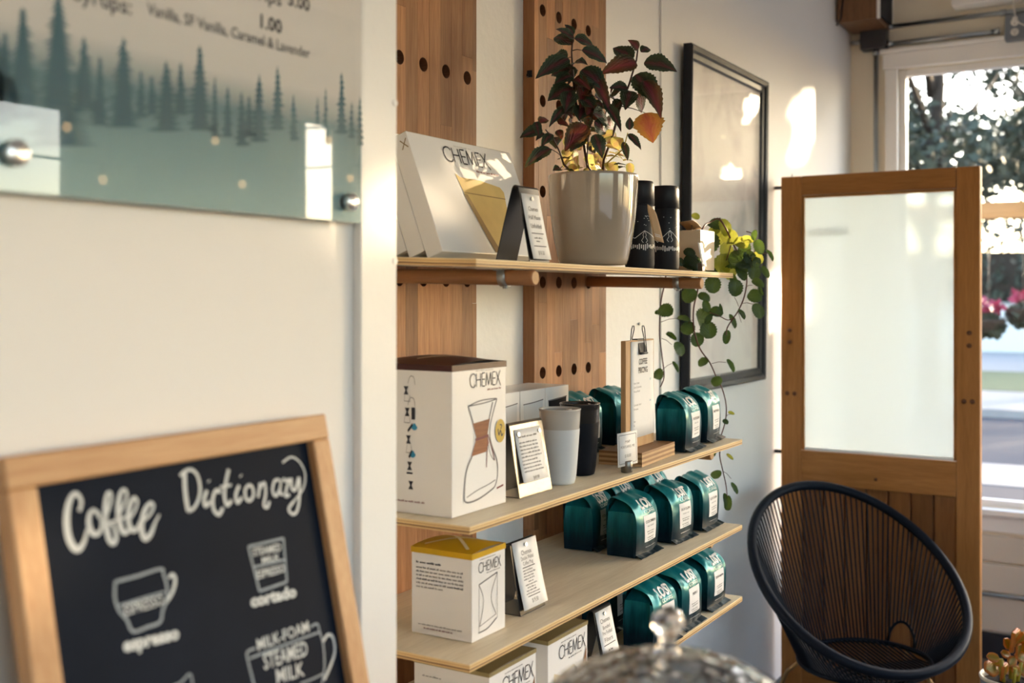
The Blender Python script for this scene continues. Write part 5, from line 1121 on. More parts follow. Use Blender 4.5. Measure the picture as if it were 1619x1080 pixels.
# ------------------------------------------------------------------ half-glass door used as a screen
XD, YD0, YD1, ZD = 4.14, .605, 1.312, 2.058
r = thing('door_screen', 'old wooden half-glass door standing as a screen beside the window', 'door', (XD, (YD0+YD1)/2, 0))
wd = YD1-YD0; ST, TD = .078, .042
for sg in (-1, 1):
    MB().box((0, 0, ZD/2), (TD, ST, ZD), bev=.003).build('stile', M['fir'], r, (0, sg*(wd/2-ST/2), 0))
zg0, zg1 = 1.022, 1.985
iw = wd-2*ST
MB().box((0, 0, 0), (TD-.003, iw-.001, ZD-zg1), bev=.002).build('rail', M['fir_h'], r, (0, 0, (ZD+zg1)/2))
MB().box((0, 0, 0), (TD-.003, iw-.001, .125), bev=.002).build('rail', M['fir_h'], r, (0, 0, zg0-.0635))
MB().box((0, 0, 0), (TD-.003, iw-.001, .22), bev=.002).build('rail', M['fir_h'], r, (0, 0, .11))
MB().box((0, 0, 0), (.008, iw-.004, zg1-zg0-.004)).build('frosted_pane', M['frosted'], r, (.004, 0, (zg0+zg1)/2))
for sg in (-1, 1): MB().box((0, 0, 0), (.010, .010, zg1-zg0-.002), bev=.002).build('glazing_bead', M['fir'], r, (-.010, sg*(iw/2-.0055), (zg0+zg1)/2))
for zz in (zg0+.006, zg1-.006): MB().box((0, 0, 0), (.010, iw-.022, .010), bev=.002).build('glazing_bead', M['trim'] if zz < 1.5 else M['fir_h'], r, (-.010, 0, zz))
nb = 7; bw = iw/nb
for k in range(nb):
    MB().box((0, 0, 0), (.018, bw-.0045, zg0-.126-.22), bev=.003).build('panel_board', M['fir_dark'], r, (.004+.0008*(k % 2), -iw/2+bw*(k+.5), (.22+zg0-.126)/2))
MB().box((0, 0, 0), (.006, iw-.002, zg0-.126-.22)).build('panel_back', M['fir_dark'], r, (.0175, 0, (.22+zg0-.126)/2))
def bolt_hole(y, z): 
    MB().lathe([(.0, .001), (.007, .0), (.0085, -.0016), (.0, -.0022)], 14).build('bolt_hole', M['hole'], r, (-TD/2-.0008, y, z)).rotation_euler = (0, PI/2, 0)
for sg, dy in ((1, .012), (-1, .012)):
    for zz in (1.475, 1.43): bolt_hole(sg*(wd/2-ST/2)+.004*sg, zz)
    for k in (-1, 1): bolt_hole(sg*(wd/2-ST/2)+k*.014, 1.235)
MB().lathe([(.0, .001), (.004, .0), (.005, -.0016), (.0, -.0022)], 14).build('bolt_hole', M['hole'], r, (-TD/2-.0008, 0, .935)).rotation_euler = (0, PI/2, 0)
for zz in (2.02, 1.008): MB().box((0, 0, 0), (.02, .033, .012), bev=.001).build('wall_bracket', M['black_metal'], r, (.006, wd/2+.0165, zz))
MB().tube([(-.0, 0, 0), (0, 0, .012)], .003, 8).build('screw', M['zinc'], r, (-.01, wd/2-.04, ZD))
mb = MB(); mb.box((0, 0, 0), (.012, .13, .012), bev=.002); mb.box((0, -.065, .0), (.016, .012, .026), bev=.002)
tag(mb.build('latch_bar', M['trim'], r, (.055, .166, 1.862)), None)

# ------------------------------------------------------------------ round string chair
cc = Vector((3.6605, .907, .688)); yaw = math.radians(228); tl = math.radians(38); A_, B_ = .350, .3835
r = thing('string_chair', 'black egg-shaped string chair with woven cords before the wooden door', 'chair', (cc.x, cc.y, 0))
fx, fy = math.cos(yaw), math.sin(yaw); Wv = Vector((-fy, fx, 0)); Uv = Vector((-fx*math.cos(tl), -fy*math.cos(tl), math.sin(tl))); Fv = Vector((fx, fy, 0))
c0 = Vector((0, 0, cc.z))
hoop = lambda t: c0+Wv*(A_*math.cos(t))+Uv*(B_*math.sin(t)*(1.0+.04*math.sin(t)))
ci_ = Vector((0, 0, .422))+Fv*.035
inner = lambda t: ci_+Wv*(.218*math.cos(t))-Fv*(.18*math.sin(t))+Vector((0, 0, .012*math.sin(t)))
NT = 72
MB().loop_tube([hoop(2*PI*k/NT) for k in range(NT)], .0165, 10).build('outer_hoop', M['cord'], r)
MB().loop_tube([inner(2*PI*k/48) for k in range(48)], .009, 8).build('seat_ring', M['cord'], r)
NC = 116
for k in range(NC):
    t = 2*PI*(k+.5)/NC; a = hoop(t); b = inner(t)
    if math.radians(12) < t < math.radians(40): b = b+(a-b)*.20*math.sin(PI*(t-math.radians(12))/math.radians(28))**.5
    sag = Vector((0, 0, -.012)); n_ = (a+b)/2+sag*.6
    MB().tube([a, n_, b], .0031, 5, caps=False).build('cord', M['cord'], r)
for k in range(26):
    s_ = -.9+1.8*k/25; t = math.acos(s_); MB().tube([inner(t), inner(-t)+(inner(t)-inner(-t))*.5+Vector((0, 0, -.012)), inner(-t)], .0038, 5, caps=False).build('seat_cord', M['cord'], r)
gp_ = [inner(t)+(hoop(t)-inner(t))*.20*max(0, math.sin(PI*(t-math.radians(12))/math.radians(28)))**.5 for t in [math.radians(12+28*k/16) for k in range(17)]]
MB().tube(gp_, .005, 7).build('gap_binding', M['cord'], r)
for (tt, sp, sb) in ((math.radians(20), .33, -.12), (math.radians(160), .33, -.12), (math.radians(-55), .30, .12), (math.radians(-125), .30, .12)):
    p = inner(tt); f_ = Wv*(sp*(1 if math.cos(tt) > 0 else -1))+Fv*(.20 if math.sin(tt) < 0 else -.26); f_.z = .006
    MB().tube([p+Vector((0, 0, -.008)), p+(f_-p)*.16+Vector((0, 0, .02)), p+(f_-p)*.3, f_], .0065, 8).build('leg', M['brass'], r)

# ------------------------------------------------------------------ chalkboard leaning on the near wall
bt = Vector((0.6156, 0.92, 1.4540)); BT_ = math.radians(12.3)
BWd, BH = .4425, .592
r = thing('chalkboard', 'oak framed chalkboard lettered Coffee Dictionary, leaning on the near wall', 'chalkboard', bt)
dn = Vector((0, -math.sin(BT_), -math.cos(BT_))); nb_ = Vector((0, -math.cos(BT_), math.sin(BT_)))
bp = lambda u, v, e=0.0: Vector((u, 0, 0))+dn*v+nb_*e
FR = .031
def bar(u0, u1, v0, v1, name, mat):
    q = [(u0, v0), (u1, v0), (u1, v1), (u0, v1)]
    vs = [bp(u, v, .0) for u, v in q]+[bp(u, v, -.022) for u, v in q]
    o = MB().add(vs, [(0, 1, 2, 3), (7, 6, 5, 4)]+[(k, 4+k, 4+(k+1) % 4, (k+1) % 4) for k in range(4)]).build(name, mat, r)
    b = o.modifiers.new('b', 'BEVEL'); b.width = .0025; b.segments = 2
bar(0, BWd, 0, FR, 'frame_rail', M['oak_frame']); bar(0, BWd, BH-FR, BH, 'frame_rail', M['oak_frame']); bar(0, FR, FR, BH-FR, 'frame_stile', M['oak_frame_v']); bar(BWd-FR, BWd, FR, BH-FR, 'frame_stile', M['oak_frame_v'])
q = [(FR-.004, FR-.004), (BWd-FR+.004, FR-.004), (BWd-FR+.004, BH-FR+.004), (FR-.004, BH-FR+.004)]
MB().add([bp(u, v, -.011) for u, v in q]+[bp(u, v, -.018) for u, v in q], [(0, 1, 2, 3), (7, 6, 5, 4)]+[(k, 4+k, 4+(k+1) % 4, (k+1) % 4) for k in range(4)]).build('slate', M['slate'], r)
def chalk_pt(px, py):
    """picture point on the slate, as (u, v) on the board"""
    d = ray(px, py); o = Vector((0, 0, EYE)); p = bt+nb_*-.011; t = (p-o).dot(nb_)/d.dot(nb_); h = o+d*t-bt
    return h.x, h.dot(dn)
cf = lambda u, v: bp(u, v, -.0106)
def chalk(pts, wd, org, sc, mb): ribbon(mb, [chalk_pt(org[0]+a/sc, org[1]+b/sc) for a, b in pts], wd, cf, 0, 6)
hd = MB(); O1, K1 = (80, 720), 3.68; Wt = .0058; Wh = .0032
for pts, wv in (([(165, 325), (178, 275), (160, 232), (130, 228), (102, 290), (92, 380), (102, 470), (132, 535), (165, 545), (195, 500), (212, 430)], [.004, .004, .0045, .005, .0065, .0075, .0075, .0075, .0065, .0045, .003]),
                ([(255, 312), (228, 340), (222, 400), (245, 455), (280, 452), (296, 405), (282, 345), (256, 320), (290, 372)], [.003, .005, .006, .006, .0045, .0035, .003, .003, .003]),
                ([(300, 405), (335, 320), (352, 255), (345, 218), (326, 232), (316, 320), (325, 430), (345, 500), (370, 508), (380, 468), (360, 405), (318, 398)], [.003, .003, .003, .0035, .004, .006, .0065, .006, .0055, .0045, .003, .003]),
                ([(375, 385), (415, 310), (442, 240), (432, 203), (408, 215), (392, 300), (400, 390), (420, 445), (446, 445), (462, 410)], [.003, .003, .003, .0035, .004, .006, .0065, .006, .0045, .003]),
                ([(455, 375), (490, 320), (503, 270), (485, 248), (460, 290), (450, 370), (468, 430), (498, 432), (520, 385)], [.003, .003, .003, .004, .005, .006, .006, .0045, .003]),
                ([(530, 390), (580, 340), (597, 295), (578, 278), (545, 325), (527, 415), (545, 483), (580, 460), (608, 390), (632, 345)], [.003, .003, .0035, .004, .0055, .0065, .0065, .0055, .003, .002])): chalk(pts, [v*.95 for v in wv], O1, K1, hd)
chalk([(300, 402), (345, 392), (400, 372), (462, 352)], .0026, O1, K1, hd); hd.build('chalk_word', M['chalk'], r, fix=False); hd = MB()
for pts, w_ in (([(778, 100), (780, 180), (788, 260), (800, 326)], .0052), ([(752, 120), (782, 92), (818, 84), (852, 116), (869, 190), (860, 255), (832, 308), (800, 326)], .0036), ([(908, 205), (892, 255), (900, 295), (928, 268)], .0042), ([(917, 148), (921, 154)], .004),
                ([(990, 215), (962, 205), (943, 250), (948, 315), (978, 345), (1002, 305)], .0042), ([(1035, 82), (1018, 160), (1010, 235), (1025, 290), (1052, 262)], .0042), ([(985, 186), (1050, 172)], .003), ([(1096, 175), (1076, 230), (1086, 276), (1112, 245)], .004), ([(1104, 116), (1108, 122)], .004),
                ([(1150, 172), (1130, 205), (1138, 255), (1162, 262), (1180, 225), (1170, 182), (1150, 172)], .0036), ([(1206, 245), (1216, 175), (1214, 160)], .0036), ([(1214, 195), (1242, 160), (1250, 220), (1240, 290), (1260, 302), (1272, 268)], .0036),
                ([(1330, 142), (1302, 150), (1290, 205), (1310, 236), (1332, 195), (1340, 140), (1334, 215), (1352, 228)], .0036), ([(1354, 130), (1362, 150), (1388, 142), (1372, 190), (1366, 238), (1390, 228)], .0036),
                ([(1400, 132), (1402, 190), (1422, 200), (1444, 130), (1446, 250), (1432, 325), (1406, 342), (1384, 312), (1412, 270)], .0038), ([(1412, 270), (1468, 195), (1480, 110), (1450, 42), (1400, 10), (1348, 42)], .0024)): chalk(pts, w_, O1, K1, hd)
hd.build('chalk_word', M['chalk'], r, fix=False)
dr = MB(); O2, K2 = (150, 880), 6.0
chalk([(190, 240), (188, 390), (225, 510), (300, 600), (360, 712), (490, 672), (615, 622), (640, 520), (680, 400), (680, 280), (650, 170), (620, 118), (400, 185), (190, 240)], .0030, O2, K2, dr)
chalk([(220, 470), (440, 400), (660, 335)], .0022, O2, K2, dr); 
dr.build('chalk_drawing', M['chalk_thin'], r, fix=False); dr = MB(); O3, K3 = (370, 840), 4.5
for a, b in zip([(100, 110), (350, 50), (375, 360), (180, 428)], [(350, 50), (375, 360), (180, 428), (100, 110)]): chalk([a, ((a[0]+b[0])/2, (a[1]+b[1])/2), b], .0028, O3, K3, dr)
chalk([(140, 256), (255, 228), (370, 200)], .0026, O3, K3, dr)
dr.build('chalk_drawing', M['chalk_thin'], r, fix=False); dr = MB()
chalk([(150, 832), (92, 862), (100, 930), (120, 1010), (150, 1120), (210, 1260)], .0026, O3, K3, dr); chalk([(110, 905), (350, 812), (605, 718)], .0024, O3, K3, dr)
chalk([(540, 682), (590, 660), (608, 715), (632, 800), (642, 920), (636, 1020), (600, 1180), (560, 1290)], .0026, O3, K3, dr); chalk([(470, 1085), (560, 1050), (640, 1010)], .0022, O3, K3, dr)
dr.build('chalk_drawing', M['chalk_thin'], r, fix=False); dr = MB()
chalk([(252, 1094), (284, 1080), (300, 1066), (305, 1090)], .002, (0, 0), 1.0, dr)
dr.build('chalk_drawing', M['chalk_thin'], r, fix=False)
wr2 = MB(); chalk([(700, 205), (730, 172), (757, 200), (755, 270), (722, 360), (660, 450)], .0038, O2, K2, wr2); wr2.build('chalk_handle', M['chalk'], r, fix=False); wr2 = MB(); chalk([(632, 785), (665, 738), (702, 755), (716, 850), (690, 945), (640, 1060)], .0036, O3, K3, wr2)
wr2.build('chalk_handle', M['chalk'], r, fix=False)
def chalk_text(t, a, b, h, org, sc, bold=0.0):
    p = chalk_pt(org[0]+a[0]/sc, org[1]+a[1]/sc); q_ = chalk_pt(org[0]+b[0]/sc, org[1]+b[1]/sc)
    L = math.dist(p, q_); an = math.atan2(q_[1]-p[1], q_[0]-p[0]); vs, fs, w0 = text2d(t, bold); s = h/.7; out = []
    for x, y in vs:
        u = (x/w0+.5)*L; v = -y*s; out.append(cf(p[0]+u*math.cos(an)-v*math.sin(an), p[1]+u*math.sin(an)+v*math.cos(an)))
    MB().add(out, fs).build('chalk_word', M['chalk'], r, fix=False)
chalk_text('ESPRESSO', (285, 560), (650, 455), .0105, O2, K2, .01); chalk_text('espresso', (270, 905), (800, 775), .0125, O2, K2, .05)
chalk_text('STEAMED', (135, 178), (335, 138), .0085, O3, K3, .02); chalk_text('MILK', (200, 228), (325, 200), .0065, O3, K3, .02); chalk_text('ESPRESSO', (165, 340), (362, 288), .009, O3, K3, .02); chalk_text('cortado', (120, 540), (445, 462), .0125, O3, K3, .05)
chalk_text('MILK-FOAM', (170, 850), (535, 712), .0125, O3, K3, .01); chalk_text('STEAMED', (215, 985), (525, 880), .0165, O3, K3, .01); chalk_text('MILK', (305, 1085), (500, 1025), .0155, O3, K3, .01)

# ------------------------------------------------------------------ acrylic menu sign on standoffs
sx0, sx1, sz0, sz1, sy = -.35, 1.1405, 1.6975, 2.45, .928
r = thing('menu_sign', 'acrylic drinks menu sign printed with a teal forest, on steel standoffs', 'sign', (sx0, sy, sz0))
SW, SH = sx1-sx0, sz1-sz0
MB().box((SW/2, .004, SH/2), (SW, .003, SH)).build('printed_sheet', M['sign'], r)
MB().box((SW/2, -.0006, SH/2), (SW, .0055, SH), bev=.0006).build('acrylic_sheet', M['acrylic'], r)
sp_ = lambda px, py, e=.0022: (lambda p: Vector((p.x-sx0, e, p.z-sz0)))(ony(px, py, sy+.0022))
def fir(px, py_top, h, wdt, mi, mb, seed):
    q = random.Random(seed); L = []; R_ = []; n = max(5, int(h/8.5))
    for k in range(n+1):
        t = k/n; w_ = wdt*(.06+.94*t**.8)/2
        L.append((px-w_*q.uniform(.6, 1.35), py_top+h*t)); L.append((px-w_*.42, py_top+h*(t+.25/n)))
        R_.append((px+w_*q.uniform(.6, 1.35), py_top+h*t)); R_.append((px+w_*.42, py_top+h*(t+.25/n)))
    e = .0022-.00002*mi
    for i in range(len(L)-1): mb.add([sp_(*L[i]), sp_(*R_[i]), sp_(*R_[i+1]), sp_(*L[i+1])], [(0, 1, 2, 3)], mi)
mb = MB()
for i, (px, top, h, w_) in enumerate(((-10, 40, 120, 60), (36, 12, 130, 56), (92, -10, 190, 74), (8, 50, 100, 40), (133, 58, 90, 36), (158, 88, 60, 24), (195, 60, 90, 46), (223, 110, 40, 16), (240, 118, 40, 20), (263, 96, 62, 36), (286, 98, 50, 22), (316, 72, 85, 36), (360, 136, 40, 16), (382, 144, 40, 18), (394, 150, 40, 16), (410, 117, 62, 22), (439, 105, 72, 20), (464, 148, 40, 14), (502, 152, 36, 10), (515, 138, 46, 9), (540, 114, 70, 16), (556, 160, 30, 8), (569, 152, 44, 10), (340, 120, 60, 14))):
    fir(px, top, h+rnd.uniform(20, 50), w_*1.35, 0, mb, 100+i)
mb.build('tree_print', M['teal'], r, fix=False)
mb = MB(); f2 = lambda u, v: Vector((u-sx0, .0022, v-sz0))
def sign_text(t, a, b, h, bold=.012):
    p = ony(*a, sy); q_ = ony(*b, sy); write(mb, t, f2, (p.x+q_.x)/2, (p.z+q_.z)/2, h, width=(q_-p).length, bold=bold)
sign_text('Syrups:', (118, 4), (210, 18), .0165); sign_text('Vanilla, SF Vanilla, Caramel & Lavender', (235, 22), (492, 92), .0125); sign_text('1.00', (414, 44), (448, 52), .016, .03); sign_text('3.00', (458, 8), (492, 17), .016, .03); sign_text('Drips', (392, -3), (447, 5), .016)
mb.build('menu_print', M['ink'], r, fix=False)
for (px, py, rad) in ((548, 320, .0115), (18, 243, .0125)):
    p = ony(px, py, sy)-Vector((sx0, sy, sz0)); s_ = MB()
    s_.tube([(p.x, .0195, p.z), (p.x, -.0035, p.z)], rad*.8, 20); s_.lathe([(0, 0), (rad*.9, 0), (rad, .0015), (rad, .007), (rad*.9, .0085), (0, .0085)], 28)
    o = MB().lathe([(0, .0085), (rad*.9, .0085), (rad, .007), (rad, .0), (0, 0)], 28).build('standoff', M['chrome'], r, (p.x, -.0036, p.z)); o.rotation_euler = (PI/2, 0, 0)
    MB().tube([(p.x, .0205, p.z), (p.x, -.0005, p.z)], rad*.8, 20).build('standoff_barrel', M['black_metal'], r)

# ------------------------------------------------------------------ counter and hammered glass cake dome (bottom of the picture)
DC = Vector((.981, .423)); CT = .868
r = thing('service_counter', 'wooden counter top below the chalkboard carrying the glass dome', 'counter', (.45, .58, 0))
MB().box((0, 0, CT-.02), (1.56, .72, .04), bev=.004).build('counter_top', M['counter'], r)
MB().box((0, .02, (CT-.04)/2), (1.5, .64, CT-.04)).build('cabinet', M['counter_side'], r)
r = thing('cake_dome', 'hammered clear glass cake dome with a ball knob, in the foreground', 'cake dome', (DC.x, DC.y, CT))
MB().lathe([(0, 0), (.075, 0), (.078, .004), (.03, .012), (.018, .03), (.016, .10), (.03, .118), (.15, .124), (.156, .130), (.154, .134), (0, .132)], 48).build('cake_stand', plain('dark_stand_glaze', (.03, .03, .032), .3, bump=.01), r)
out = [(.150, .136), (.151, .20), (.149, .265), (.143, .305), (.130, .334), (.109, .357), (.078, .374), (.045, .384), (.018, .388)]
inn = [(rr_-.0045 if rr_ > .03 else rr_*.7, z-.0035) for rr_, z in reversed(out)]
MB().lathe(out+[(0, .3882)]+[(0, .3850)]+[(max(rr_-.0035, 0), z-.0035) for rr_, z in reversed(out)]+[out[0]], 72).build('dome_glass', M['dome'], r, fix=True)
M['knob'] = plain('clear_glass_knob', (.95, .95, .95), .02, trans=1.0, ior=1.5, bump=.25, bscale=60)
kp = [(0, .3884), (.0135, .3885), (.0125, .393), (.0085, .400), (.0085, .4045)]+[(0.0158*math.sin(a), .4190-.0158*math.cos(a)) for a in [PI*(.22+.78*k/16) for k in range(17)]]
MB().lathe(kp, 40).build('knob', M['knob'], r)

# ------------------------------------------------------------------ succulent on a low side table (bottom right)
st = at(1596, 1072, 3.0); tz = st.z-.105
r = thing('side_table', 'small dark round side table under the orange succulent', 'table', (st.x, st.y, 0))
MB().lathe([(0, tz-.022), (.19, tz-.022), (.2, tz-.018), (.2, tz-.003), (.197, tz), (0, tz)], 40).build('table_top', M['walnut'], r)
for k in range(3): a = 2*PI*k/3+.4; MB().tube([(.1*math.cos(a), .1*math.sin(a), tz-.022), (.17*math.cos(a), .17*math.sin(a), .0)], .011, 10).build('leg', M['black_metal'], r)
r = thing('succulent', 'succulent with orange-tipped fleshy leaves in a grey-blue pot', 'potted plant', (st.x, st.y, tz+.0005))
MB().lathe([(0, 0), (.055, 0), (.06, .003), (.072, .07), (.074, .1)], 40).build('pot', M['succ_pot'], r)
MB().lathe([(.074, .1), (.0765, .101), (.0775, .106), (.0755, .110), (.071, .109), (.069, .098), (.068, .088)], 40).build('pot_rim', M['succ_rim'], r)
MB().lathe([(.0685, .092), (.03, .096), (0, .098)], 24).build('soil', M['soil'], r)
SM = leaf_mesh('succulent_leaf', M['succ'], .62, 0, -.15, .2, 6, True, 0, 9, .12)
for (px, py, L, an) in ((1570, 1040, 22, 190), (1566, 1058, 22, 165), (1585, 1062, 16, 120), (1592, 1018, 20, 235), (1600, 1012, 24, 260), (1612, 1010, 24, 285), (1590, 1035, 18, 200), (1600, 1046, 18, 120), (1614, 1040, 20, 30), (1618, 1060, 20, 20), (1605, 1060, 16, 60), (1580, 1048, 16, 160), (1622, 1024, 22, 320), (1630, 1045, 22, 0), (1608, 1028, 16, 250), (1640, 1056, 22, 10), (1634, 1020, 22, 330)):
    a = math.radians(an); T = at(px+math.cos(a)*L/2, py+math.sin(a)*L/2, 3.0+rnd.uniform(-.05, .05))-Vector((st.x, st.y, tz)); B = at(px-math.cos(a)*L/2, py-math.sin(a)*L/2, 3.0+rnd.uniform(-.02, .02))-Vector((st.x, st.y, tz))
    place_leaf(SM, r, B, T, None, CAMV+Vector((0, 0, .6)), 'leaf', wmul=1.1)
for k in range(5): a = 2*PI*k/5; MB().tube([(.02*math.cos(a), .02*math.sin(a), .09), (.03*math.cos(a), .03*math.sin(a), .14+.01*(k % 3))], .005, 7).build('stem', M['stem_yellow'], r)

# ------------------------------------------------------------------ speaker, conduits and outlet above the window
r = thing('wall_speaker', 'walnut loudspeaker with black grille, high in the corner', 'speaker', (5.13, 1.245, 2.835))
MB().box((0, 0, .2), (.27, .172, .40), bev=.006).build('cabinet', M['walnut'], r)
MB().box((0, -.0925, .2), (.236, .012, .366), bev=.004).build('grille', M['grille'], r)
for sg in (-1, 1): MB().box((sg*.127, -.092, .2), (.014, .014, .40), bev=.003).build('grille_edge', M['trim'], r)
MB().box((0, .0935, .2), (.1, .014, .12)).build('wall_mount', M['black_metal'], r)
MB().tube([(-.137, .06, .40), (-.139, .062, .1), (-.139, .07, .02), (-.13, .092, -.01)], .004, 6).build('cable', M['black_metal'], r)
jx = XR-.0005
r = thing('conduit_run', 'grey steel conduits and junction box above the window', 'conduit', (jx, 1.228, 2.80))
MB().box((-.035, 0, 0), (.07, .115, .10), bev=.004).build('junction_box', M['jbox'], r)
y_out = .645-1.228
MB().tube([(-.03, -.055, .050), (-.03, -2.2, .050)], .011, 12).build('conduit_tube', M['zinc'], r)
MB().tube([(-.03, -.055, -.030), (-.03, y_out+.05, -.030)], .011, 12).build('conduit_tube', M['zinc'], r)
MB().tube([(-.03, -.006, -.045), (-.03, -.006, -1.2)], .0105, 12).build('conduit_tube', M['zinc'], r)
MB().tube([(-.03, .05, -.005), (-.03, .108, -.005)], .011, 12).build('conduit_tube', M['zinc'], r)
for (yy, zz) in ((-.067, .050), (-.067, -.030), (y_out+.06, -.030), (-.55, .050)): MB().tube([(-.03, yy+.012, zz), (-.03, yy-.014, zz)], .0145, 12).build('coupling', M['zinc'], r)
MB().tube([(-.03, -.006, -.05), (-.03, -.006, -.075)], .0145, 12).build('coupling', M['zinc'], r)
r = thing('outlet_box', 'grey outlet box with a white plug on the conduit', 'outlet', (jx, .612, 2.775))
MB().box((-.03, 0, 0), (.06, .11, .12), bev=.006).build('box', M['outlet_grey'], r)
for zz in (.02, -.022):
    MB().lathe([(0, .003), (.014, .003), (.0165, .001), (.0165, 0), (0, 0)], 18).build('receptacle', M['plastic_white'], r, (-.0605, .015, zz)).rotation_euler = (0, -PI/2, 0)
    m_ = MB(); m_.box((0, .005, .003), (.001, .002, .007)); m_.box((0, -.005, .003), (.001, .002, .007)); m_.box((0, 0, -.007), (.001, .004, .004)); m_.build('slot', M['ink'], r, (-.0640, .015, zz))
r = thing('power_cord', 'white power cord plugged into the grey outlet box', 'cord', (jx, .612, 2.775))
MB().box((-.072, .012, .03), (.018, .02, .022), bev=.004).build('plug', M['plastic_white'], r)
MB().tube([(-.08, .010, .036), (-.09, .012, .06), (-.085, .018, .10), (-.07, .010, .2), (-.06, 0, .4)], .0028, 6).build('wire', M['plastic_white'], r)
MB().tube([(-.08, .010, .026), (-.092, -.01, .005), (-.085, -.035, -.008), (-.07, -.08, -.012)], .0028, 6).build('wire', M['plastic_white'], r)
slab('trim_3', (XR-.12, -2.3, 2.888), (XR-.0005, .876, 3.05), M['wall'], 'boxed-in beam above the window head')
# siding conduit along the lap boards
r = thing('low_conduit', 'thin steel conduit along the boards under the window', 'conduit', (XR-.034, .55, .2885))
MB().tube([(0, .55, 0), (0, -2.4, 0)], .0085, 10).build('conduit_tube', M['zinc'], r); MB().tube([(0, .05, 0), (0, -.04, 0)], .0115, 10).build('coupling', M['zinc'], r)

# ------------------------------------------------------------------ things mirrored in the sign: an added dark shade, bulbs, hanging plant
r = thing('added_shade', 'added dark shade, half drawn, keeping part of the sign reflection dark', 'shade', (4.115, YF+.03, .62))
MB().box((0, 0, 1.70), (1.36, .004, .70)).build('fabric', M['shade'], r); MB().tube([(-.68, 0, 2.05), (.68, 0, 2.05)], .02, 12).build('roller', M['jbox'], r)  # added to darken this stretch of the sign's reflection
for k, (xa, za, xb, zb_) in enumerate(((1.6, 2.42, 5.2, 2.62), (1.6, 2.22, 5.2, 2.40))):
    r = thing('string_lights', '%s string of bare bulbs hung across the shop front' % ('upper', 'lower')[k], 'string lights', ((xa+xb)/2, YF+.35, za))
    hl = (xb-xa)/2; ca = lambda t: Vector((-hl+2*hl*t, 0, (zb_-za)*t-.12*math.sin(PI*t)))
    MB().tube([ca(t/16) for t in range(17)], .006, 6).build('cable', M['ink'], r)
    for j in range(4):
        p = ca(.15+.23*j+.05*k); MB().lathe([(0, 0), (.016, -.002), (.016, -.05), (0, -.052)], 12, 0, p).build('socket', M['ink'], r); b_ = MB().lathe([(.010, -.05), (.018, -.06), (.02, -.075), (.012, -.09), (0, -.094)], 14, 0, p).build('bulb', M['filament'], r)

# ------------------------------------------------------------------ the street outside
def strip(name, x0, x1, z, mat, label):
    return slab(name, (x0, -40, z-.2), (x1, 30, z), mat, label)
strip('pavement', XR+.16, 10.5, -.06, M['asphalt'], 'grey pavement just outside the shop window')
strip('kerb_strip', 10.5, 11.8, -.05, M['sidewalk'], 'pale kerb strip on the near side of the street')
strip('road', 11.8, 17.2, -.14, M['asphalt'], 'grey asphalt street outside the window')
strip('far_kerb', 17.2, 20.6, -.02, M['sidewalk'], 'pale kerb and walk on the far side of the street')
strip('verge', 20.6, 26, -.01, M['grass'], 'strip of grass beyond the far kerb')
strip('far_walk', 26, 60, -.01, M['sidewalk'], 'concrete apron before the far white building')
slab('front_yard', (XB-30, -60, -.26), (XR+.15, YF-.16, -.06), M['sidewalk'], 'pale paved yard before the shop front')
def far_building(label, x, y0, y1, h, doors):
    r = thing('far_building', label, 'building', (x, (y0+y1)/2, -.01))
    MB().box((3, 0, h/2), (6, y1-y0, h)).build('wall', M['white_wall'], r)
    MB().box((3, 0, h+.15), (6.6, y1-y0+.6, .3)).build('roof', M['shade'], r)
    for (a, w_, z0, z1) in doors: MB().box((-.03, a, (z0+z1)/2), (.05, w_, z1-z0)).build('window', M['far_dark'], r)
def far_wall():
    r = thing('garden_wall', 'low white garden wall across the street, before a dark hedge', 'wall', (35, 2, -.01))
    MB().box((0, 0, .70), (.3, 34, 1.40), bev=.02).build('wall', M['white_wall'], r); MB().box((0, 0, 1.43), (.4, 34.1, .06)).build('coping', M['sidewalk'], r)
    for yy in (-3.6, 5.6): MB().box((-.16, yy, .6), (.05, 1.0, 1.2)).build('gate', M['kraft'], r)
far_wall()
def hedge():
    q = random.Random(3); mb = MB(); 
    for k in range(9000):
        p = Vector((q.uniform(-.8, .8), q.uniform(-15, 15), q.uniform(0, 4.6)**1)); s_ = .16*q.uniform(.6, 1.3); d1 = Vector((q.gauss(0, 1), q.gauss(0, 1), q.gauss(0, 1))).normalized(); d2 = d1.orthogonal().normalized()
        mb.add([p-d1*s_, p-d2*s_*.6, p+d1*s_, p+d2*s_*.6], [(0, 1, 2, 3)])
    r = thing('hedge', 'tall dark hedge behind the white garden wall', 'hedge', (37, 3, 0)); o = mb.build('foliage', M['tree_leaf'], r, fix=False); o['kind'] = 'stuff'
    MB().box((0, 0, 1.5), (.25, 29, 3.0)).build('stems', M['bark'], r)
hedge()
def timber_frame():
    y0 = at(1612, 360, 9).y
    r = thing('timber_pergola', 'orange timber pergola standing in the street parklet', 'pergola', (8.6, .6, -.06))
    for yy in (-.95, 1.55): MB().box((0, yy, 1.12), (.1, .1, 2.24), bev=.004).build('post', M['timber'], r)
    MB().box((0, .3, 2.285), (.09, 2.8, .12), bev=.004).build('beam', M['timber'], r)
    for yy in (-.55, .3, 1.15): MB().box((.35, yy, 2.37), (1.2, .05, .05)).build('rafter', M['timber'], r)
    return r
pg_ = timber_frame()
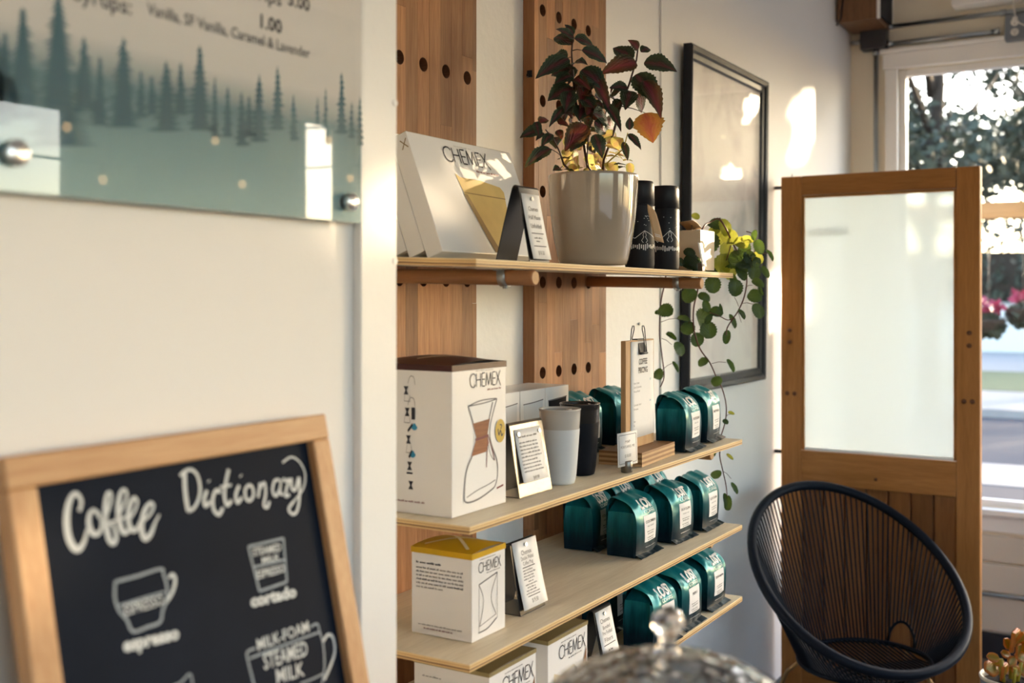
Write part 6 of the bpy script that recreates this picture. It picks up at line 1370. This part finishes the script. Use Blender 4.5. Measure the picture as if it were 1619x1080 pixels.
def basket(px, py, t, label):
    p = at(px, py, t); r = thing('flower_basket', label, 'flower basket', p, 0, 'hanging flower baskets outside'); q = random.Random(px)
    MB().lathe([(0, -.12), (.08, -.11), (.13, -.03), (.14, 0), (.12, .0), (0, -.01)], 16).build('basket', M['bark'], r)
    ztop = 2.225-.06-p.z
    MB().tube([(0, 0, 0), (0, 0, ztop)], .004, 5).build('hanger', M['ink'], r)
    for nm_, mat, n_, rad, up in (('foliage', M['tree_leaf'], 260, .125, -.05), ('blossom', M['pink'], 34, .12, .09)):
        mb = MB()
        for k in range(n_):
            a, b = q.uniform(0, 6.3), q.uniform(-1, 1); c2 = Vector((math.cos(a)*math.sqrt(1-b*b), math.sin(a)*math.sqrt(1-b*b), b*.8))*rad*q.uniform(.4, 1)+Vector((0, 0, up)); s_ = q.uniform(.015, .035); d1 = Vector((q.uniform(-1, 1), q.uniform(-1, 1), q.uniform(-1, 1))).normalized(); d2 = d1.orthogonal().normalized()
            mb.add([c2-d1*s_-d2*s_, c2+d1*s_-d2*s_, c2+d1*s_+d2*s_, c2-d1*s_+d2*s_], [(0, 1, 2, 3)])
        o = mb.build(nm_, mat, r, fix=False); o['kind'] = 'stuff'
basket(1563, 505, 9.05, 'pink flower basket hanging nearest the wooden door edge'); basket(1617, 488, 9.05, 'pink flower basket hanging at the right picture edge')
def tree(x, y, h, rad, label, seed, n=5200, mat='tree_leaf', leaf_s=.085, crown=.62, holes=()):
    q = random.Random(seed); r = thing('street_tree', label, 'tree', (x, y, -.05), 0, 'street trees outside the window')
    MB().tube([(0, 0, 0), (.1, .05, h*.3), (.05, -.1, h*.6), (0, 0, h*.9)], [.16, .13, .08, .03], 8).build('trunk', M['bark'], r)
    for k in range(6):
        a = q.uniform(0, 6.3); MB().tube([(.05, 0, h*(.3+.07*k)), (math.cos(a)*rad*.5, math.sin(a)*rad*.5, h*(.42+.07*k)), (math.cos(a)*rad*.85, math.sin(a)*rad*.85, h*(.5+.07*k))], [.06, .035, .01], 6).build('branch', M['bark'], r)
    cl = [(Vector((q.uniform(-1, 1)*rad*.75, q.uniform(-1, 1)*rad*.75, h*(1-crown)+q.uniform(.05, .95)*h*crown)), q.uniform(.18, .42)*rad) for _ in range(20)]
    mb = MB()
    for k in range(n):
        c2, rr_ = q.choice(cl); a, b = q.uniform(0, 6.3), q.uniform(-1, 1); s2 = math.sqrt(1-b*b)
        p = c2+Vector((math.cos(a)*s2, math.sin(a)*s2, b*.75))*rr_*q.random()**.45; s_ = leaf_s*q.uniform(.6, 1.3)
        gp = p+Vector((x, y, -.05)); skip = False
        for (hp, hr) in holes:                                              # gaps cut along sun rays to light chosen spots
            d = gp-hp; 
            if (d-SUN_DIR*d.dot(SUN_DIR)).length < hr: skip = True; break
        if skip: continue
        d1 = Vector((q.gauss(0, 1), q.gauss(0, 1), q.gauss(0, 1))).normalized(); d2 = d1.cross(Vector((q.gauss(0, 1), q.gauss(0, 1), q.gauss(0, 1)))).normalized()
        mb.add([p-d1*s_, p-d2*s_*.5, p+d1*s_, p+d2*s_*.5], [(0, 1, 2, 3)])
    o = mb.build('foliage', M[mat], r, fix=False); o['kind'] = 'stuff'
HOLES = []  # lines toward the sun kept free of leaves, placing the sun patches
for (px, py, dd, hr) in ((600, 305, 1.53, .012), (592, 368, 1.52, .016), (530, 232, 1.43, .010), (688, 316, 1.97, .022), (930, 262, 2.41, .08), (1040, 330, 2.55, .05), (1140, 375, 2.75, .06), (1185, 385, 2.8, .04), (1080, 1030, 1.06, .10), (1255, 175, 4.49, .035), (1275, 205, 4.6, .045), (1285, 165, 4.68, .025), (1262, 240, 4.5, .03), (1090, 623, 2.65, .012), (1126, 616, 2.8, .012), (100, 885, 1.0, .02), (1225, 480, 4.2, .10)):
    HOLES.append((at(px, py, dd), hr))

tree(15.5, 2.9, 7.5, 1.75, 'leafy street tree nearest the wooden door', 11, 4200, holes=HOLES)
tree(19.8, 1.7, 8.5, 2.1, 'leafy street tree in the middle of the window view', 12, 4200, 'tree_leaf', holes=HOLES)
tree(23.0, 5.7, 9, 2.4, 'leafy tree beyond the street, left in the window', 13, 3000, 'tree_leaf2', .12, holes=HOLES)
tree(28.0, 2.6, 10, 2.9, 'tall leafy tree beyond the grass strip', 14, 3000, 'tree_leaf2', .13, holes=HOLES)

def shade_tree():  # unseen tree added to block the sun except through cut gaps
    q = random.Random(77); cx, cy, cz = 10.5, -2.27, 2.85
    r = thing('sun_block_tree', 'unseen dense tree added to block the sun, right of the window view', 'tree', (cx, cy, -.06))
    MB().tube([(0, 0, 0), (.02, .02, 1.0), (0, 0, 2.0), (.03, 0, 3.6)], [.07, .06, .045, .015], 8).build('trunk', M['bark'], r)
    mb = MB()
    for k in range(42000):
        a, b = q.uniform(0, 6.3), q.uniform(-1, 1); s2 = math.sqrt(1-b*b); rad = q.random()**.33
        p = Vector((math.cos(a)*s2*.8, math.sin(a)*s2*1.85, b*1.75))*rad+Vector((0, 0, cz+.06)); gp = p+Vector((cx, cy, -.06)); s_ = .055*q.uniform(.7, 1.3)
        if any(((gp-hp)-SUN_DIR*(gp-hp).dot(SUN_DIR)).length < hr+.03 for hp, hr in HOLES): continue
        d1 = Vector((q.gauss(0, 1), q.gauss(0, 1), q.gauss(0, 1))).normalized(); d2 = d1.cross(Vector((q.gauss(0, 1), q.gauss(0, 1), q.gauss(0, 1)))).normalized()
        mb.add([p-d1*s_, p-d2*s_*.55, p+d1*s_, p+d2*s_*.55], [(0, 1, 2, 3)])
    o = mb.build('foliage', M['tree_leaf'], r, fix=False); o['kind'] = 'stuff'
shade_tree()

for o in list(bpy.data.objects):                      # tiny print nobody could count apart
    if o.type == 'MESH' and o.parent is not None and o.name.split('.')[0] in ('small_print', 'card_print', 'icon_outline', 'step_icons', 'caption_print', 'mountain_print', 'tree_print', 'menu_lines', 'label_print', 'menu_print', 'menu_prices', 'tag_print', 'blue_icon'):
        o['kind'] = 'stuff'
